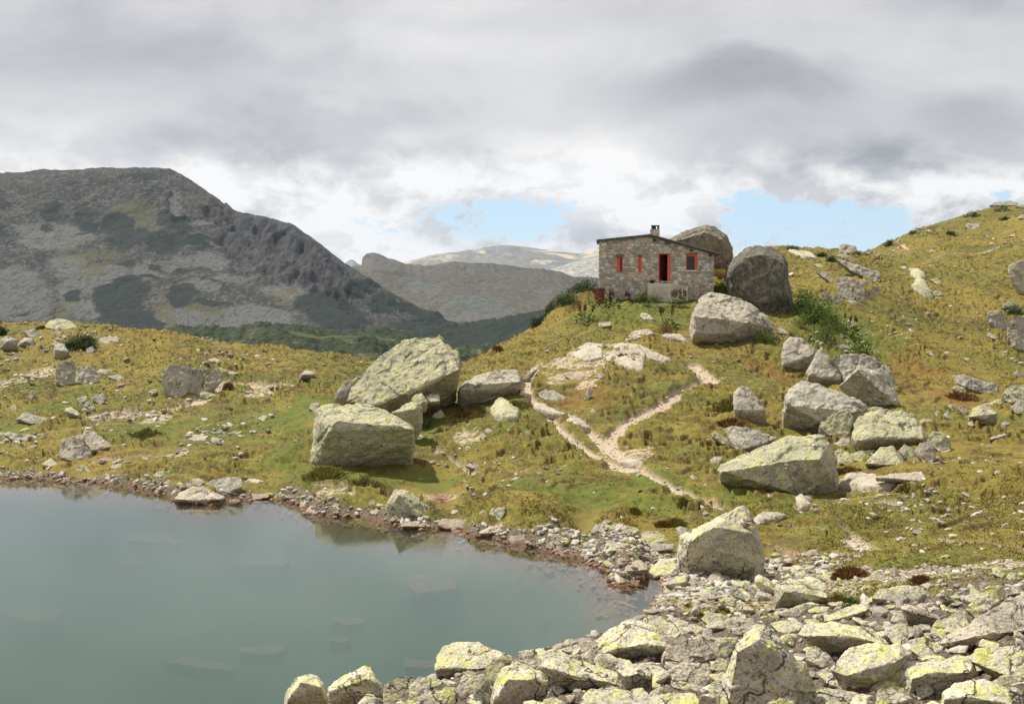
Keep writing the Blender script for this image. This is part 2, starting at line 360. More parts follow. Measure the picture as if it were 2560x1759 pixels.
GZ += brk*(np.where(fr_ < .78, .5-fr_/.78, (fr_-.78)/.22-.5))*.25*(.6+.6*heath)
riser = brk*np.maximum(sstep(fr_, .74, .84)*sstep(fr_, 1.0, .93), 0)
GZ -= path*.16
GZ += stony*(fbm(GX*2.2, GY*2.2, 8.8, 4)*.16)
GZ += sstep(GD, 110, 170)*(fbm(GX/30, GY/45, 6.1, 4)*5.0)+scrub*(.9+fbm(GX/3.0, GY/4.5, 7.7, 4)*1.6)
GZ += sstep(GZ, -.3, -1.5)*fbm(GX/1.5, GY/1.5, 21.0, 4)*.25

def palette(t, p):
    """olive, straw and brown grass tones"""
    a = t.noise(p, .22, 5, .6); b = t.noise(p, 1.1, 5, .65); c = t.noise(p, 6.0, 4, .7); e = t.noise(p, .09, 3, .5)
    col = t.mix(t.step(a, .36, .64), (.198, .158, .028), (.112, .122, .021))
    col = t.mix(t.m('MULTIPLY', t.step(b, .46, .62), .85), col, (.098, .068, .020))
    col = t.mix(t.m('MULTIPLY', t.step(c, .50, .72), .55), col, (.34, .265, .08))
    col = t.mix(t.m('MULTIPLY', t.step(c, .50, .32), .6), col, (.070, .072, .018))
    col = t.mix(t.m('MULTIPLY', t.step(e, .5, .62), .5), col, (.215, .155, .034))
    return col, b, c
mat_ground, t, b_ = material('ground')
p = t.pos(); col, nb, nc = palette(t, p)
gm = t.attr('green'); rm = t.attr('rust'); wm = t.attr('worn'); ri = t.attr('riser'); pm = t.attr('path'); sm = t.attr('stony'); sh = t.attr('scrub')
n3 = t.noise(p, 3.0, 6, .7); n12 = t.noise(p, 12, 4, .7); n40 = t.noise(p, 40, 3, .7)
col = t.mix(t.m('MULTIPLY', gm, .75), col, t.mix(t.step(n3, .4, .6), (.12, .145, .020), (.075, .105, .018)))
col = t.mix(t.m('MULTIPLY', rm, .48), col, t.mix(t.step(n3, .4, .6), (.25, .115, .03), (.12, .06, .02)))
col = t.mix(t.m('MULTIPLY', ri, .95), col, t.mix(t.step(n12, .4, .6), (.060, .042, .015), (.12, .075, .022)))  # bare brown soil, its dark tone also painting shade under the tussock ledges
grav = t.mix(t.step(n12, .35, .65), (.30, .20, .14), (.56, .47, .37)); grav = t.mix(t.step(n40, .52, .7), grav, (.66, .60, .52))
wn = t.m('MULTIPLY', wm, t.step(n3, .40, .56))
col = t.mix(t.m('MULTIPLY', wn, .85), col, grav)
vor = t.node('ShaderNodeTexVoronoi', feature='F1'); t.put(vor.inputs['Vector'], p); vor.inputs['Scale'].default_value = 4.5
vord = t.node('ShaderNodeTexVoronoi', feature='DISTANCE_TO_EDGE'); t.put(vord.inputs['Vector'], p); vord.inputs['Scale'].default_value = 4.5
stone = t.mix(t.step(n12, .42, .58), (.045, .037, .028), (.14, .115, .09)); stone = t.mix(t.step(n40, .54, .68), stone, (.36, .32, .26))
col = t.mix(sm, col, t.mix(t.step(n12, .3, .7), stone, t.mix(.4, stone, (.16, .10, .07))))
pm = t.m('MULTIPLY', pm, t.step(n3, .22, .38))
col = t.mix(pm, col, t.mix(t.step(n12, .3, .6), (.27, .195, .135), (.50, .41, .31)))
rub = t.step(t.noise(p, .16, 5, .75), .55, .63)
valley = t.mix(rub, (.045, .055, .018), (.19, .18, .145)); 
sepg = t.node('ShaderNodeSeparateXYZ'); t.l.new(p, sepg.inputs[0])
col = t.mix(t.step(sepg.outputs[1], 112, 150), col, valley)
col = t.mix(sh, col, t.mix(t.step(t.noise(p, .5, 4, .7), .4, .62), (.007, .015, .006), (.026, .042, .010)))
# wet, algae-stained strip and lake bed
wet = t.m('MULTIPLY', t.step(sepg.outputs[2], .10, -.05), t.step(sepg.outputs[1], 100, 95))
bed = t.mix(t.step(n3, .35, .65), (.13, .055, .02), (.21, .115, .055)); bed = t.mix(t.step(vord.outputs[0], .05, .0), bed, (.07, .045, .03))
deep = t.mix(t.step(t.noise(p, .5, 5, .6), .3, .7), (.075, .075, .055), (.14, .13, .10))
bed = t.mix(t.step(sepg.outputs[2], -.25, -1.0), bed, deep)
col = t.mix(wet, col, bed)
t.put(b_.inputs['Base Color'], t.mix(1.0, col, (1.0, .98, .92), 'MULTIPLY'))
hb = t.m('ADD', t.m('MULTIPLY', n12, .5), t.m('MULTIPLY', n40, .3))
bump(t, b_, hb, .9, .07)

attrs = dict(riser=riser, green=green, rust=rust, worn=worn, path=path, stony=stony, scrub=scrub)
Vg = np.stack([GX, GY, GZ], -1).reshape(-1, 3)
idx = np.arange(NU*NV).reshape(NV, NU)
Fg = np.stack([idx[:-1, :-1], idx[:-1, 1:], idx[1:, 1:], idx[1:, :-1]], -1).reshape(-1, 4)
pf = path.reshape(-1)[Fg].mean(1) > .5
def sub_mesh(name, Fs):
    used = np.unique(Fs); re = np.full(len(Vg), -1, np.int64); re[used] = np.arange(len(used))
    return np_mesh(name, Vg[used], re[Fs], True, {k: v.reshape(-1)[used] for k, v in attrs.items()})
tag(new_obj('ground', sub_mesh('ground', Fg[~pf]), mat_ground), kind='structure')
tag(new_obj('path', sub_mesh('path', Fg[pf]), mat_ground), kind='structure')
# the one sheet that carries on to the horizon under the hills
bpl = bmesh.new()
for x in np.linspace(-8500, 8500, 18):
    pass
mat_plain, t, b_ = material('valley_floor'); p = t.pos()
t.put(b_.inputs['Base Color'], t.mix(t.step(t.noise(p, .01, 5, .6), .4, .6), (.10, .10, .04), (.04, .055, .02)))
gxx, gyy = np.meshgrid(np.linspace(-8500, 8500, 60), np.linspace(-600, 9000, 60))
ii = np.arange(3600).reshape(60, 60); Fp = np.stack([ii[:-1, :-1], ii[:-1, 1:], ii[1:, 1:], ii[1:, :-1]], -1).reshape(-1, 4)
tag(new_obj('valley_floor', np_mesh('valley_floor', np.stack([gxx, gyy, np.full_like(gxx, -62)], -1).reshape(-1, 3), Fp), mat_plain), kind='structure')

# ------------------------------------------------------------------ mountains
def ridge_interp(pts, xs):
    a = np.array(pts, float); return np.interp(xs, a[:, 0], a[:, 1])
def mountain(name, ridge, d_ridge, d_foot, z_foot, mat, amp, freq, ncol=500, nrow=160, power=1.0, shrubs=(), screes=(), grass_and_sunlit=(), cliffs=(), gully=0.0, back=.35, jag=0.0, seed=0):
    xs = np.linspace(ridge[0][0], ridge[-1][0], ncol)
    ry0 = ridge_interp(ridge, xs); kw = int(ncol*.09)|1; pad = np.pad(ry0, kw//2, mode='edge'); ry = np.convolve(pad, np.hanning(kw+2)[1:-1]/np.hanning(kw+2)[1:-1].sum(), 'valid')
    jg = (jag*fbm(xs/14.0, seed+.5, 0, 6, .62)*1.3+(ry0-ry))*D2/FPX
    dr = np.interp(xs, [a for a, _ in d_ridge], [b for _, b in d_ridge]); df = np.interp(xs, [a for a, _ in d_foot], [b for _, b in d_foot])
    s = np.r_[np.linspace(0, 1, nrow), 1+np.linspace(0, back, nrow//5)[1:]]
    u = (xs*D2-CX)/FPX; slope = np.array([ray(CX, y*D2)[2]/ray(CX, y*D2)[1] for y in ry])
    Dm = df[None]+(dr-df)[None]*s[:, None]; zr = CAMH+slope*dr
    prof = np.where(s <= 1, np.clip(s, 0, 1)**power, 1-(s-1)*1.6)[:, None]
    Zm = z_foot+(zr-z_foot)[None]*prof; Xm = u[None]*Dm; Zm = Zm-(jg*dr)[None]*np.exp(-((s-1)/.22)**2)[:, None]
    taper = np.clip(np.minimum(s, np.abs(1-s)*5), 0, 1)[:, None]
    nz = fbm(Xm*freq, Dm*freq, seed, 6, .55); rid = .35-np.abs(fbm(Xm*freq*1.3, Dm*freq*.45, seed+5, 5))*1.0
    # projected place of every vertex, to lay the scree and scrub where they grow
    px = xs[None]+0*Dm; zz_ = Zm+amp*nz*taper
    py = (HOR-(zz_-CAMH)/Dm*FPX)/D2
    wx = px+fbm(Xm*freq*3, Dm*freq*3, 3.3, 5)*26; wy = py+fbm(Xm*freq*3, Dm*freq*3, 7.9, 5)*16
    def spots(L):
        m = np.zeros_like(px)
        for cx, cy, rx, ry_ in L: m = np.maximum(m, sstep(((wx-cx)/rx)**2+((wy-cy)/ry_)**2, 1.35, .75))
        return m
    sh_, sc_, gr_, cl_ = spots(shrubs), spots(screes), spots(grass_and_sunlit), spots(cliffs)
    Zm = Zm+(amp*nz+amp*.7*rid)*taper*(1-.6*sc_)
    if gully: Zm = Zm+gully*(cl_*np.abs(fbm(Xm*.035, Dm*.006+Zm*.004, 2.2, 4))*-2.0)*np.clip(taper*3, 0, 1)
    Zm = Zm+sh_*1.6*taper
    V = np.stack([Xm, Dm, Zm], -1).reshape(-1, 3); nr = len(s); ix = np.arange(nr*ncol).reshape(nr, ncol)
    F = np.stack([ix[:-1, :-1], ix[:-1, 1:], ix[1:, 1:], ix[1:, :-1]], -1).reshape(-1, 4)
    me = np_mesh(name, V, F, True, dict(shrub=sh_, scree=sc_, grass=gr_, cliff=cl_))
    return tag(new_obj(name, me, mat), kind='structure')
def mountain_mat(name, base1, base2, scree, grass, shrub, sc=.012, shrub_n=.62, bs=11.0, rocky=.55):
    m, t, b = material(name); p = t.scalev(t.pos(), (1, .55, 1.3))
    n1 = t.noise(p, sc, 7, .65); n2 = t.noise(p, sc*6, 6, .75); n3 = t.noise(p, sc*22, 4, .8)
    col = t.mix(t.step(n1, .38, .62), base1, base2)
    col = t.mix(t.m('MULTIPLY', t.step(n2, rocky-.03, rocky+.09), .8), col, scree)
    col = t.mix(t.m('MULTIPLY', t.step(n3, .52, .61), .7), col, tuple(c*1.15 for c in scree))
    col = t.mix(t.m('MULTIPLY', t.attr('scree'), t.step(n2, .32, .50)), col, scree)
    col = t.mix(t.m('MULTIPLY', t.step(n3, .52, .40), .55), col, tuple(c*.45 for c in base2))
    col = t.mix(t.m('MULTIPLY', t.attr('grass'), t.m('MULTIPLY', t.step(n2, .62, .38), .9)), col, grass)  # grass on the left mountain, painted sunlit slopes on the far one
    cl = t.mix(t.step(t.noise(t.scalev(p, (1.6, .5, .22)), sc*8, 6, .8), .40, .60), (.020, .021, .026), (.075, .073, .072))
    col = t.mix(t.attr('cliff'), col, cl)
    shr = t.m('MAXIMUM', t.m('MULTIPLY', t.attr('shrub'), t.step(n2, .30, .42)), t.step(t.noise(p, sc*3.2, 6, .7), shrub_n, shrub_n+.03))
    col = t.mix(shr, col, t.mix(t.step(n3, .4, .6), shrub, tuple(c*1.9 for c in shrub)))
    t.put(b.inputs['Base Color'], col)
    bump(t, b, t.m('ADD', n2, t.m('MULTIPLY', n3, .5)), .8, bs)
    return m
m_left = mountain_mat('cloud_shaded_mountain', (.046,.044,.034), (.030,.030,.029), (.125,.125,.115), (.10,.095,.035), (.008,.014,.011))  # low albedo paints cloud shade into the whole mountain
Rl = [(-420,420),(-250,405),(-120,398),(0,392),(60,390),(110,383),(125,386),(180,385),(225,381),(240,379),(255,381),(330,380),(390,382),(420,396),(450,417),(500,452),(512,462),(518,459),(530,472),(545,480),(600,490),(650,504),(668,508),(690,525),(730,553),(760,580),(790,600),(830,626),(870,652),(920,680),(960,702),(1010,727),(1060,748),(1120,770),(1180,790)]
def A2D(s):  # ellipses traced on the enlarged mountain view -> full-view coordinates
    o = []
    for q in s.split():
        x, y, rx, ry = map(float, q.split(',')); o.append(((x*.3759)/D2, (400+y*.3759)/D2, rx*.3759/D2*1.1, ry*.3759/D2*1.15))
    return o
mountain('left_mountain', Rl, [(-420,1500),(400,1500),(800,1250),(1180,900)], [(-420,930),(400,930),(800,780),(1180,640)], -50, m_left, 21, .0085, 620, 260, 1.0,
    shrubs=A2D('580,380,100,60 600,460,60,50 390,320,60,25 370,390,60,40 340,480,60,25 800,470,90,90 860,540,110,50 950,500,70,35 1060,560,90,70 1120,370,50,22 1180,430,90,45 1150,560,50,50 1330,550,60,40 20,310,60,40 10,490,50,40 1210,530,60,40 830,700,40,22 850,850,110,60 780,960,130,90 700,880,60,40 490,915,60,25 870,1060,120,70 1000,1090,60,30 1230,910,90,60 1400,940,80,20 980,780,70,15 1280,720,90,14 950,110,60,25 1000,250,30,15 950,190,20,12 1040,715,45,18 1450,1150,160,35 1650,1150,200,35 1950,1150,200,40 2150,950,170,80 2250,1050,160,90')+[(985,715,60,14),(930,700,45,16),(870,690,38,20),(960,745,80,16),(1040,760,70,16),(820,650,40,14)],
    screes=A2D('1340,670,170,50 800,760,260,50 1100,700,140,22 1550,770,130,35 1320,840,130,35 100,900,220,160 600,900,200,120 1200,1080,190,90 1650,1050,280,60 1900,870,110,50 2180,985,110,45 1180,290,40,90 1320,430,120,25 500,520,110,60 280,500,150,70 480,730,130,60'),
    grass_and_sunlit=A2D('500,640,110,50 640,720,110,55 900,420,140,110 1080,1000,60,90 420,1000,60,60 1350,1010,110,40 1900,920,80,50 700,640,120,40'),
    cliffs=A2D('1650,500,170,150 1850,560,200,180 2050,650,200,170 1500,350,90,120 2200,700,150,120')+[(560,540,60,50),(640,560,60,60),(720,600,70,60),(780,640,50,40)],
    gully=9.0, jag=1.6, seed=1)
m_forest = mountain_mat('forest_hill', (.014,.023,.014), (.022,.033,.018), (.03,.04,.025), (.03,.04,.02), (.012,.02,.012), .02, .45)
mountain('forest_hill', [(880,775),(950,740),(1010,736),(1050,733),(1100,725),(1160,716),(1210,706),(1300,690),(1450,700),(1600,720)], [(880,950),(1600,950)], [(880,640),(1600,640)], -50, m_forest, 7, .02, 260, 120, .9, jag=3.5, seed=4)
m_mid = mountain_mat('heath_mountain', (.078,.067,.046), (.064,.057,.044), (.10,.094,.082), (.12,.10,.05), (.05,.055,.045), .004, .66, 14)  # heath browns darkened to paint in the cloud shadow
mountain('middle_mountain', [(560,620),(700,612),(800,604),(812,600),(821,601),(824,584),(834,575),(850,572),(862,577),(880,584),(920,598),(970,603),(990,599),(1030,592),(1050,594),(1070,597),(1100,596),(1150,601),(1200,608),(1230,609),(1270,616),(1300,627),(1340,629),(1420,632),(1500,640),(1700,660)],
    [(560,2500),(1700,2600)], [(560,1750),(1700,1750)], -60, m_mid, 26, .0022, 420, 150, .85, shrubs=[(960,650,40,10),(1075,690,70,16)], screes=[(860,600,50,14),(1020,720,100,12),(1100,700,60,14)], jag=2.0, seed=2)
m_far = mountain_mat('far_mountain', (.12,.125,.12), (.16,.155,.13), (.20,.19,.17), (.50,.40,.25), (.09,.10,.10), .0012, .75, 20)  # tan paints the sunlit slopes, grey the cloud-shaded ones
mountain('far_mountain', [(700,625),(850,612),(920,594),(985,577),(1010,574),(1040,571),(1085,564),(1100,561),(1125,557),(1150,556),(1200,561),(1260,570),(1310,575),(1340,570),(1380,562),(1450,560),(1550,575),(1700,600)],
    [(700,6200),(1700,6200)], [(700,5000),(1700,5000)], -61, m_far, 45, .0011, 380, 120, .9, grass_and_sunlit=[(960,588,62,12),(1010,580,25,7),(1230,567,40,5),(1300,580,62,7),(1400,570,70,12),(1090,568,10,12),(1230,597,30,6)], jag=1.0, seed=3)  # tan ellipses mark where sunlight is painted on the slopes
m_pale = mountain_mat('pale_shoulder', (.27,.26,.22), (.20,.20,.18), (.40,.37,.30), (.5,.42,.28), (.12,.13,.12), .002, .72, 20)
mountain('pale_shoulder', [(1200,640),(1245,612),(1290,597),(1330,588),(1380,580),(1450,575),(1550,590),(1700,620)], [(1200,4300),(1700,4300)], [(1200,3000),(1700,3000)], -60, m_pale, 30, .0015, 200, 80, .9, jag=1.0, seed=6)
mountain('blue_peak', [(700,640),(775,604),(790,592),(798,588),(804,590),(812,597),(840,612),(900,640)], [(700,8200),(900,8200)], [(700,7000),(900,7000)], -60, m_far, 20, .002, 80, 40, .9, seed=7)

# ------------------------------------------------------------------ haze in the valley air
mh = bpy.data.materials.new('haze'); mh.use_nodes = True; t = NT(mh.node_tree); t.n.clear()
o_ = t.node('ShaderNodeOutputMaterial'); v_ = t.node('ShaderNodeVolumePrincipled'); t.l.new(v_.outputs[0], o_.inputs['Volume'])
v_.inputs['Color'].default_value = (.70, .82, 1.0, 1); v_.inputs['Density'].default_value = 4e-5; v_.inputs['Anisotropy'].default_value = .2
bm = bmesh.new(); bmesh.ops.create_cube(bm, size=1)
for v in bm.verts: v.co = Vector((v.co.x*18000, 4200+v.co.y*10400, 218.0+v.co.z*563.0))
me = bpy.data.meshes.new('haze'); bm.to_mesh(me); bm.free()
hz = tag(new_obj('haze', me, mh), kind='stuff')

# ------------------------------------------------------------------ lake
mw = bpy.data.materials.new('lake_water'); mw.use_nodes = True; t = NT(mw.node_tree); t.n.clear()
o_ = t.node('ShaderNodeOutputMaterial'); p = t.pos()
nb_ = t.node('ShaderNodeBump'); nb_.inputs['Strength'].default_value = .022; nb_.inputs['Distance'].default_value = .05
t.put(nb_.inputs['Height'], t.m('ADD', t.noise(t.scalev(p, (1.2, 3.2, 1)), 2.2, 4, .6), t.m('MULTIPLY', t.noise(p, .5, 3, .5), 1.0)))
fr = t.node('ShaderNodeFresnel'); fr.inputs[0].default_value = 1.33; t.l.new(nb_.outputs[0], fr.inputs['Normal'])
gl = t.node('ShaderNodeBsdfGlossy'); gl.inputs['Roughness'].default_value = .015; gl.inputs['Color'].default_value = (.95,.97,1,1); t.l.new(nb_.outputs[0], gl.inputs['Normal'])
tr = t.node('ShaderNodeBsdfTransparent'); tr.inputs[0].default_value = (.93, .97, .95, 1)
mxs = t.node('ShaderNodeMixShader'); t.put(mxs.inputs[0], t.m('MULTIPLY', fr.outputs[0], 1.35, clamp=True)); t.l.new(tr.outputs[0], mxs.inputs[1]); t.l.new(gl.outputs[0], mxs.inputs[2])
t.l.new(mxs.outputs[0], o_.inputs['Surface'])
vp = t.node('ShaderNodeVolumePrincipled'); vp.inputs['Color'].default_value = (.15, .295, .215, 1); vp.inputs['Density'].default_value = .27
vp.inputs['Anisotropy'].default_value = .0
t.l.new(vp.outputs[0], o_.inputs['Volume'])
bm = bmesh.new(); bmesh.ops.create_cube(bm, size=1)
for v in bm.verts: v.co = Vector((v.co.x*64-4, 30+v.co.y*26, -2.5+v.co.z*5.0))
me = bpy.data.meshes.new('water'); bm.to_mesh(me); bm.free()
tag(new_obj('water', me, mw), kind='structure')

# ------------------------------------------------------------------ stone materials
def stone_mat(name, c1, c2, lich=.5, dark=.0, pink=.2, lcol=(.42,.43,.13), cover=None, wet=True, cracks=.5, pale=.72):
    m, t, b = material(name); p = t.pos()
    g = t.node('ShaderNodeNewGeometry'); sp = t.node('ShaderNodeSeparateXYZ'); t.l.new(g.outputs['Normal'], sp.inputs[0])
    up = t.step(sp.outputs[2], -.2, .75)
    n1 = t.noise(p, .9, 5, .6); n2 = t.noise(p, 4.5, 6, .7); n3 = t.noise(p, 22, 4, .75); n4 = t.noise(p, 70, 2, .7)
    col = t.mix(t.step(n1, .36, .62), c1, c2)
    col = t.mix(t.m('MULTIPLY', t.step(n2, .50, .66), pink), col, (.46, .31, .235))
    col = t.mix(t.m('MULTIPLY', t.step(n3, .54, .66), pale), col, (.56, .53, .47))
    col = t.mix(t.m('MULTIPLY', t.step(n3, .48, .38), .85), col, (.12, .11, .095))
    col = t.mix(t.m('MULTIPLY', t.step(n4, .60, .68), .5), col, (.62, .60, .55))
    # crustose lichen: yellow-green rosettes on the exposed faces, near-black crust
    nl = t.noise(p, 4.2, 8, .80, .4); thr = .69-.22*lich
    lm = t.m('ADD', nl, t.m('MULTIPLY', up, .05)); lm = t.step(lm, thr, thr+.09)
    lc = t.mix(t.step(n3, .4, .62), lcol, tuple(min(1, x*1.35) for x in lcol))
    lm = t.m('MULTIPLY', lm, t.m('ADD', .55, t.m('MULTIPLY', t.step(n3, .40, .58), .4)))
    col = t.mix(lm, col, lc)
    stn = t.noise(p, .8, 7, .75, .8)
    col = t.mix(t.m('MULTIPLY', t.step(stn, .50, .62), .55), col, t.mix(t.step(n3, .4, .6), (.10, .098, .085), (.24, .225, .19)))
    if dark > 0:
        nd = t.noise(p, 1.7, 8, .8, .3); dm = t.step(t.m('ADD', nd, t.m('MULTIPLY', up, .04)), .68-.25*dark, .72-.25*dark)
        dcol = t.mix(t.step(n3, .50, .60), (.022, .021, .019), (.15, .15, .125))
        dcol = t.mix(t.step(n4, .56, .64), dcol, (.42, .42, .36))
        col = t.mix(t.m('MULTIPLY', dm, .92), col, dcol)
    s2 = t.node('ShaderNodeSeparateXYZ'); t.l.new(p, s2.inputs[0])
    wetm = t.step(t.m('ADD', s2.outputs[2], t.m('MULTIPLY', t.m('SUBTRACT', n2, .5), .25)), .16, -.02)
    col = t.mix(t.m('MULTIPLY', wetm, .85), col, (.17, .075, .045))
    vd = t.node('ShaderNodeTexVoronoi', feature='DISTANCE_TO_EDGE'); vd.inputs['Scale'].default_value = .38
    wv = t.node('ShaderNodeVectorMath', operation='ADD'); t.l.new(p, wv.inputs[0])
    nv = t.node('ShaderNodeTexNoise'); nv.inputs['Scale'].default_value = 1.1; nv.inputs['Detail'].default_value = 5; t.l.new(p, nv.inputs['Vector'])
    t.l.new(t.scalev(nv.outputs['Color'], (2.4, 2.4, 2.4)), wv.inputs[1]); t.l.new(wv.outputs[0], vd.inputs['Vector'])
    crk = t.m('MULTIPLY', t.step(vd.outputs[0], .012, .0), t.m('MULTIPLY', t.step(n1, .43, .51), cracks))
    col = t.mix(crk, col, (.04, .035, .03))
    col = t.mix(1.0, col, (1.03, 1.0, .90), 'MULTIPLY')
    t.put(b.inputs['Base Color'], col)
    hh = t.m('ADD', t.m('MULTIPLY', n2, 1.1), t.m('ADD', t.m('MULTIPLY', n3, .45), t.m('MULTIPLY', n4, .12)))
    hh = t.m('SUBTRACT', hh, t.m('MULTIPLY', crk, 1.2))
    bump(t, b, hh, .8, .07)
    return m
MATS = dict(
    L=stone_mat('lichened_granite', (.33,.325,.26), (.46,.44,.34), .68, .30, .12, (.40,.42,.12)),
    G=stone_mat('grey_granite', (.32,.31,.275), (.44,.42,.36), .26, .34, .25, (.36,.36,.14)),
    K=stone_mat('dark_crusted_granite', (.17,.15,.125), (.26,.22,.17), .05, .86, .35, (.26,.26,.10), cracks=.2),
    S=stone_mat('speckled_granite', (.36,.33,.29), (.42,.39,.33), .32, .42, .4, (.34,.36,.12)),
    P=stone_mat('pale_granite', (.40,.355,.295), (.52,.465,.39), .14, .22, .4, (.45,.44,.2)),
    W=stone_mat('pink_shore_stone', (.38,.31,.26), (.46,.39,.32), .22, .2, .75, (.42,.42,.14)),
    Y=stone_mat('yellow_lichened_granite', (.45,.435,.36), (.60,.56,.465), .70, .22, .2, (.44,.45,.13), cracks=.8),
    R=stone_mat('red_brown_stone', (.26,.13,.09), (.36,.19,.14), .0, .0, .2, pale=.2),
    B=stone_mat('brown_overhung_granite', (.14,.12,.09), (.22,.185,.13), .12, .60, .3, (.26,.26,.10), cracks=.3),
)

def facets(q, f, seed):
    """broken faces: every cell of a jittered lattice gets its own tilted plane"""
    p_ = q*f+seed*3.1; b = np.floor(p_).astype(int); best = np.full(len(q), 9e9); val = np.zeros(len(q))
    for dx in (-1, 0, 1):
        for dy in (-1, 0, 1):
            for dz in (-1, 0, 1):
                c = b+np.array([dx, dy, dz]); h = _P[_P[_P[c[:, 0] & 255]+(c[:, 1] & 255)]+(c[:, 2] & 255)]
                ctr = c+.5+_G[h]*.45; d = p_-ctr; dd = (d*d).sum(1); m_ = dd < best
                best[m_] = dd[m_]; h2 = _P[h+37]; val[m_] = ((d*_G[h2]).sum(1)*.55+(h/255.0-.5)*.5)[m_]
    return val/f
def displace(co, no, size, seed, rough=1.0):
    q = co+seed*13.7; f = 1.6/size
    a = fbm(q[:, 0]*f, q[:, 1]*f, q[:, 2]*f, 3)*.030*size
    f2 = 7.0/size
    b = -np.abs(fbm(q[:, 0]*f2, q[:, 1]*f2, q[:, 2]*f2, 3))*.022*size
    c = fbm(q[:, 0]*3.1+5, q[:, 1]*3.1, q[:, 2]*3.1, 4)*.045-np.abs(fbm(q[:, 0]*1.3, q[:, 1]*1.3, q[:, 2]*1.3+9, 3))*.06
    w_ = np.stack([pn(q[:, 0]*f2, q[:, 1]*f2, q[:, 2]*f2)]*3, 1)*.05*size
    e = facets(q+w_, 2.6/size, seed)*.10+facets(q+w_, 7.0/size, seed+2)*.11
    return co+no*((a+b+e)*rough+c*min(1, size))[:, None]
def hull_bm(points_list):
    bm = bmesh.new()
    for pts in points_list:
        b2 = bmesh.new()
        for q in pts: b2.verts.new(q)
        r = bmesh.ops.convex_hull(b2, input=b2.verts[:], use_existing_faces=False)
        dead = list({e for e in r['geom_interior']+r['geom_unused'] if isinstance(e, bmesh.types.BMVert)})
        if dead: bmesh.ops.delete(b2, geom=[v for v in dead if v.is_valid], context='VERTS')
        bmesh.ops.recalc_face_normals(b2, faces=b2.faces[:])
        tmp = bpy.data.meshes.new('t'); b2.to_mesh(tmp); b2.free(); bm.from_mesh(tmp); bpy.data.meshes.remove(tmp)
    return bm
def rock_mesh(name, points_list, nvox, seed, rough=1.0):
    """facetted body from corner points, worn and pitted; returns a mesh in the same coordinates"""
    bm = hull_bm(points_list); me = bpy.data.meshes.new(name); bm.to_mesh(me); bm.free()
    allp = np.concatenate([np.array(q) for q in points_list]); ext = allp.max(0)-allp.min(0); size = float(np.sort(ext)[1])
    o = bpy.data.objects.new('tmp', me); COL.objects.link(o)
    md = o.modifiers.new('r', 'REMESH'); md.mode = 'VOXEL'; md.voxel_size = max(float(ext.max())/nvox, .006)
    dg = bpy.context.evaluated_depsgraph_get(); m2 = bpy.data.meshes.new_from_object(o.evaluated_get(dg))
    bpy.data.objects.remove(o); bpy.data.meshes.remove(me)
    k = len(m2.vertices); co = np.empty(k*3, np.float32); m2.vertices.foreach_get('co', co); co = co.reshape(-1, 3)
    no = np.empty(k*3, np.float32); m2.vertices.foreach_get('normal', no); no = no.reshape(-1, 3)
    co = displace(co, no, size, seed, rough)
    m2.vertices.foreach_set('co', co.astype(np.float32).ravel()); m2.polygons.foreach_set('use_smooth', np.ones(len(m2.polygons), bool)); m2.update()
    m2.name = name
    return m2
def body_points(outline, ridge, T, doff=0.0, tilt=1.0, d0=None, ov=0.0):
    a = np.array(outline); x0, x1 = a[:, 0].min(), a[:, 0].max(); y0, y1 = a[:, 1].min(), a[:, 1].max()
    low = a[a[:, 1] > y1-.25*(y1-y0)]
    if d0 is None: d0 = hit(float(low[:, 0].mean()), float(y1))+doff
    wd = (x1-x0)*d0/FPX; Tm = T*wd; hgt = (y1-y0)*d0/FPX
    pts = []; cx = (x0+x1)/2
    for x, y in outline:
        t = (y1-y)/(y1-y0); side = abs(x-cx)/(x1-x0)*2
        below = max([0.0]+[min(1.0, (y-ry)/(.18*(y1-y0))) for rx, ry in ridge if abs(rx-x) < .3*(x1-x0)]) if ridge else 0.0
        pts.append(at(x, y, d0+Tm*(.85*t*tilt+.18*side+ov*below)))
        q = at(cx+(x-cx)*.80, y1+(y-y1)*.72, d0+Tm*(.75+.45*t)); pts.append(q)
        if t < .45:
            s = at(cx+(x-cx)*.96, y, d0+Tm*(.35+ov)); s[2] -= .32*hgt; pts.append(s)
            s = at(cx+(x-cx)*.85, y, d0+Tm*(.9+ov*.5)); s[2] -= .32*hgt; pts.append(s)
    for x, y in ridge:
        t = (y1-y)/(y1-y0); pts.append(at(x, y, d0+Tm*(.10*t-.10)))
    return pts, d0
def slab_points(outline, h):
    pts = []; cx = np.mean([x for x, _ in outline]); cy = np.mean([y for _, y in outline])
    for x, y in outline:
        d = hit(x, y); q = at(x, y, d); pts.append(q+np.array([0, 0, -.25])); pts.append(q+np.array([0, 0, h*.35]))
        d = hit(cx+(x-cx)*.85, cy+(y-cy)*.85); q = at(cx+(x-cx)*.85, cy+(y-cy)*.85, d); pts.append(q+np.array([0, 0, h]))
    return pts
ROCKN = 0
def finish_rock(name, lists, mat, label, cat, npx, group=None, rough=1.0):
    global ROCKN; ROCKN += 1
    allp = np.concatenate([np.array(q) for q in lists]); c = allp.mean(0)
    zb = ground(c[0], max(c[1], 3.2)) if c[1] < 440 else c[2]
    org = np.array([c[0], c[1], zb])
    me = rock_mesh(name, [[tuple(q-org) for q in l] for l in lists], npx, ROCKN*.77, rough)
    return tag(new_obj(name, me, MATS[mat], None, org), label, cat, group)
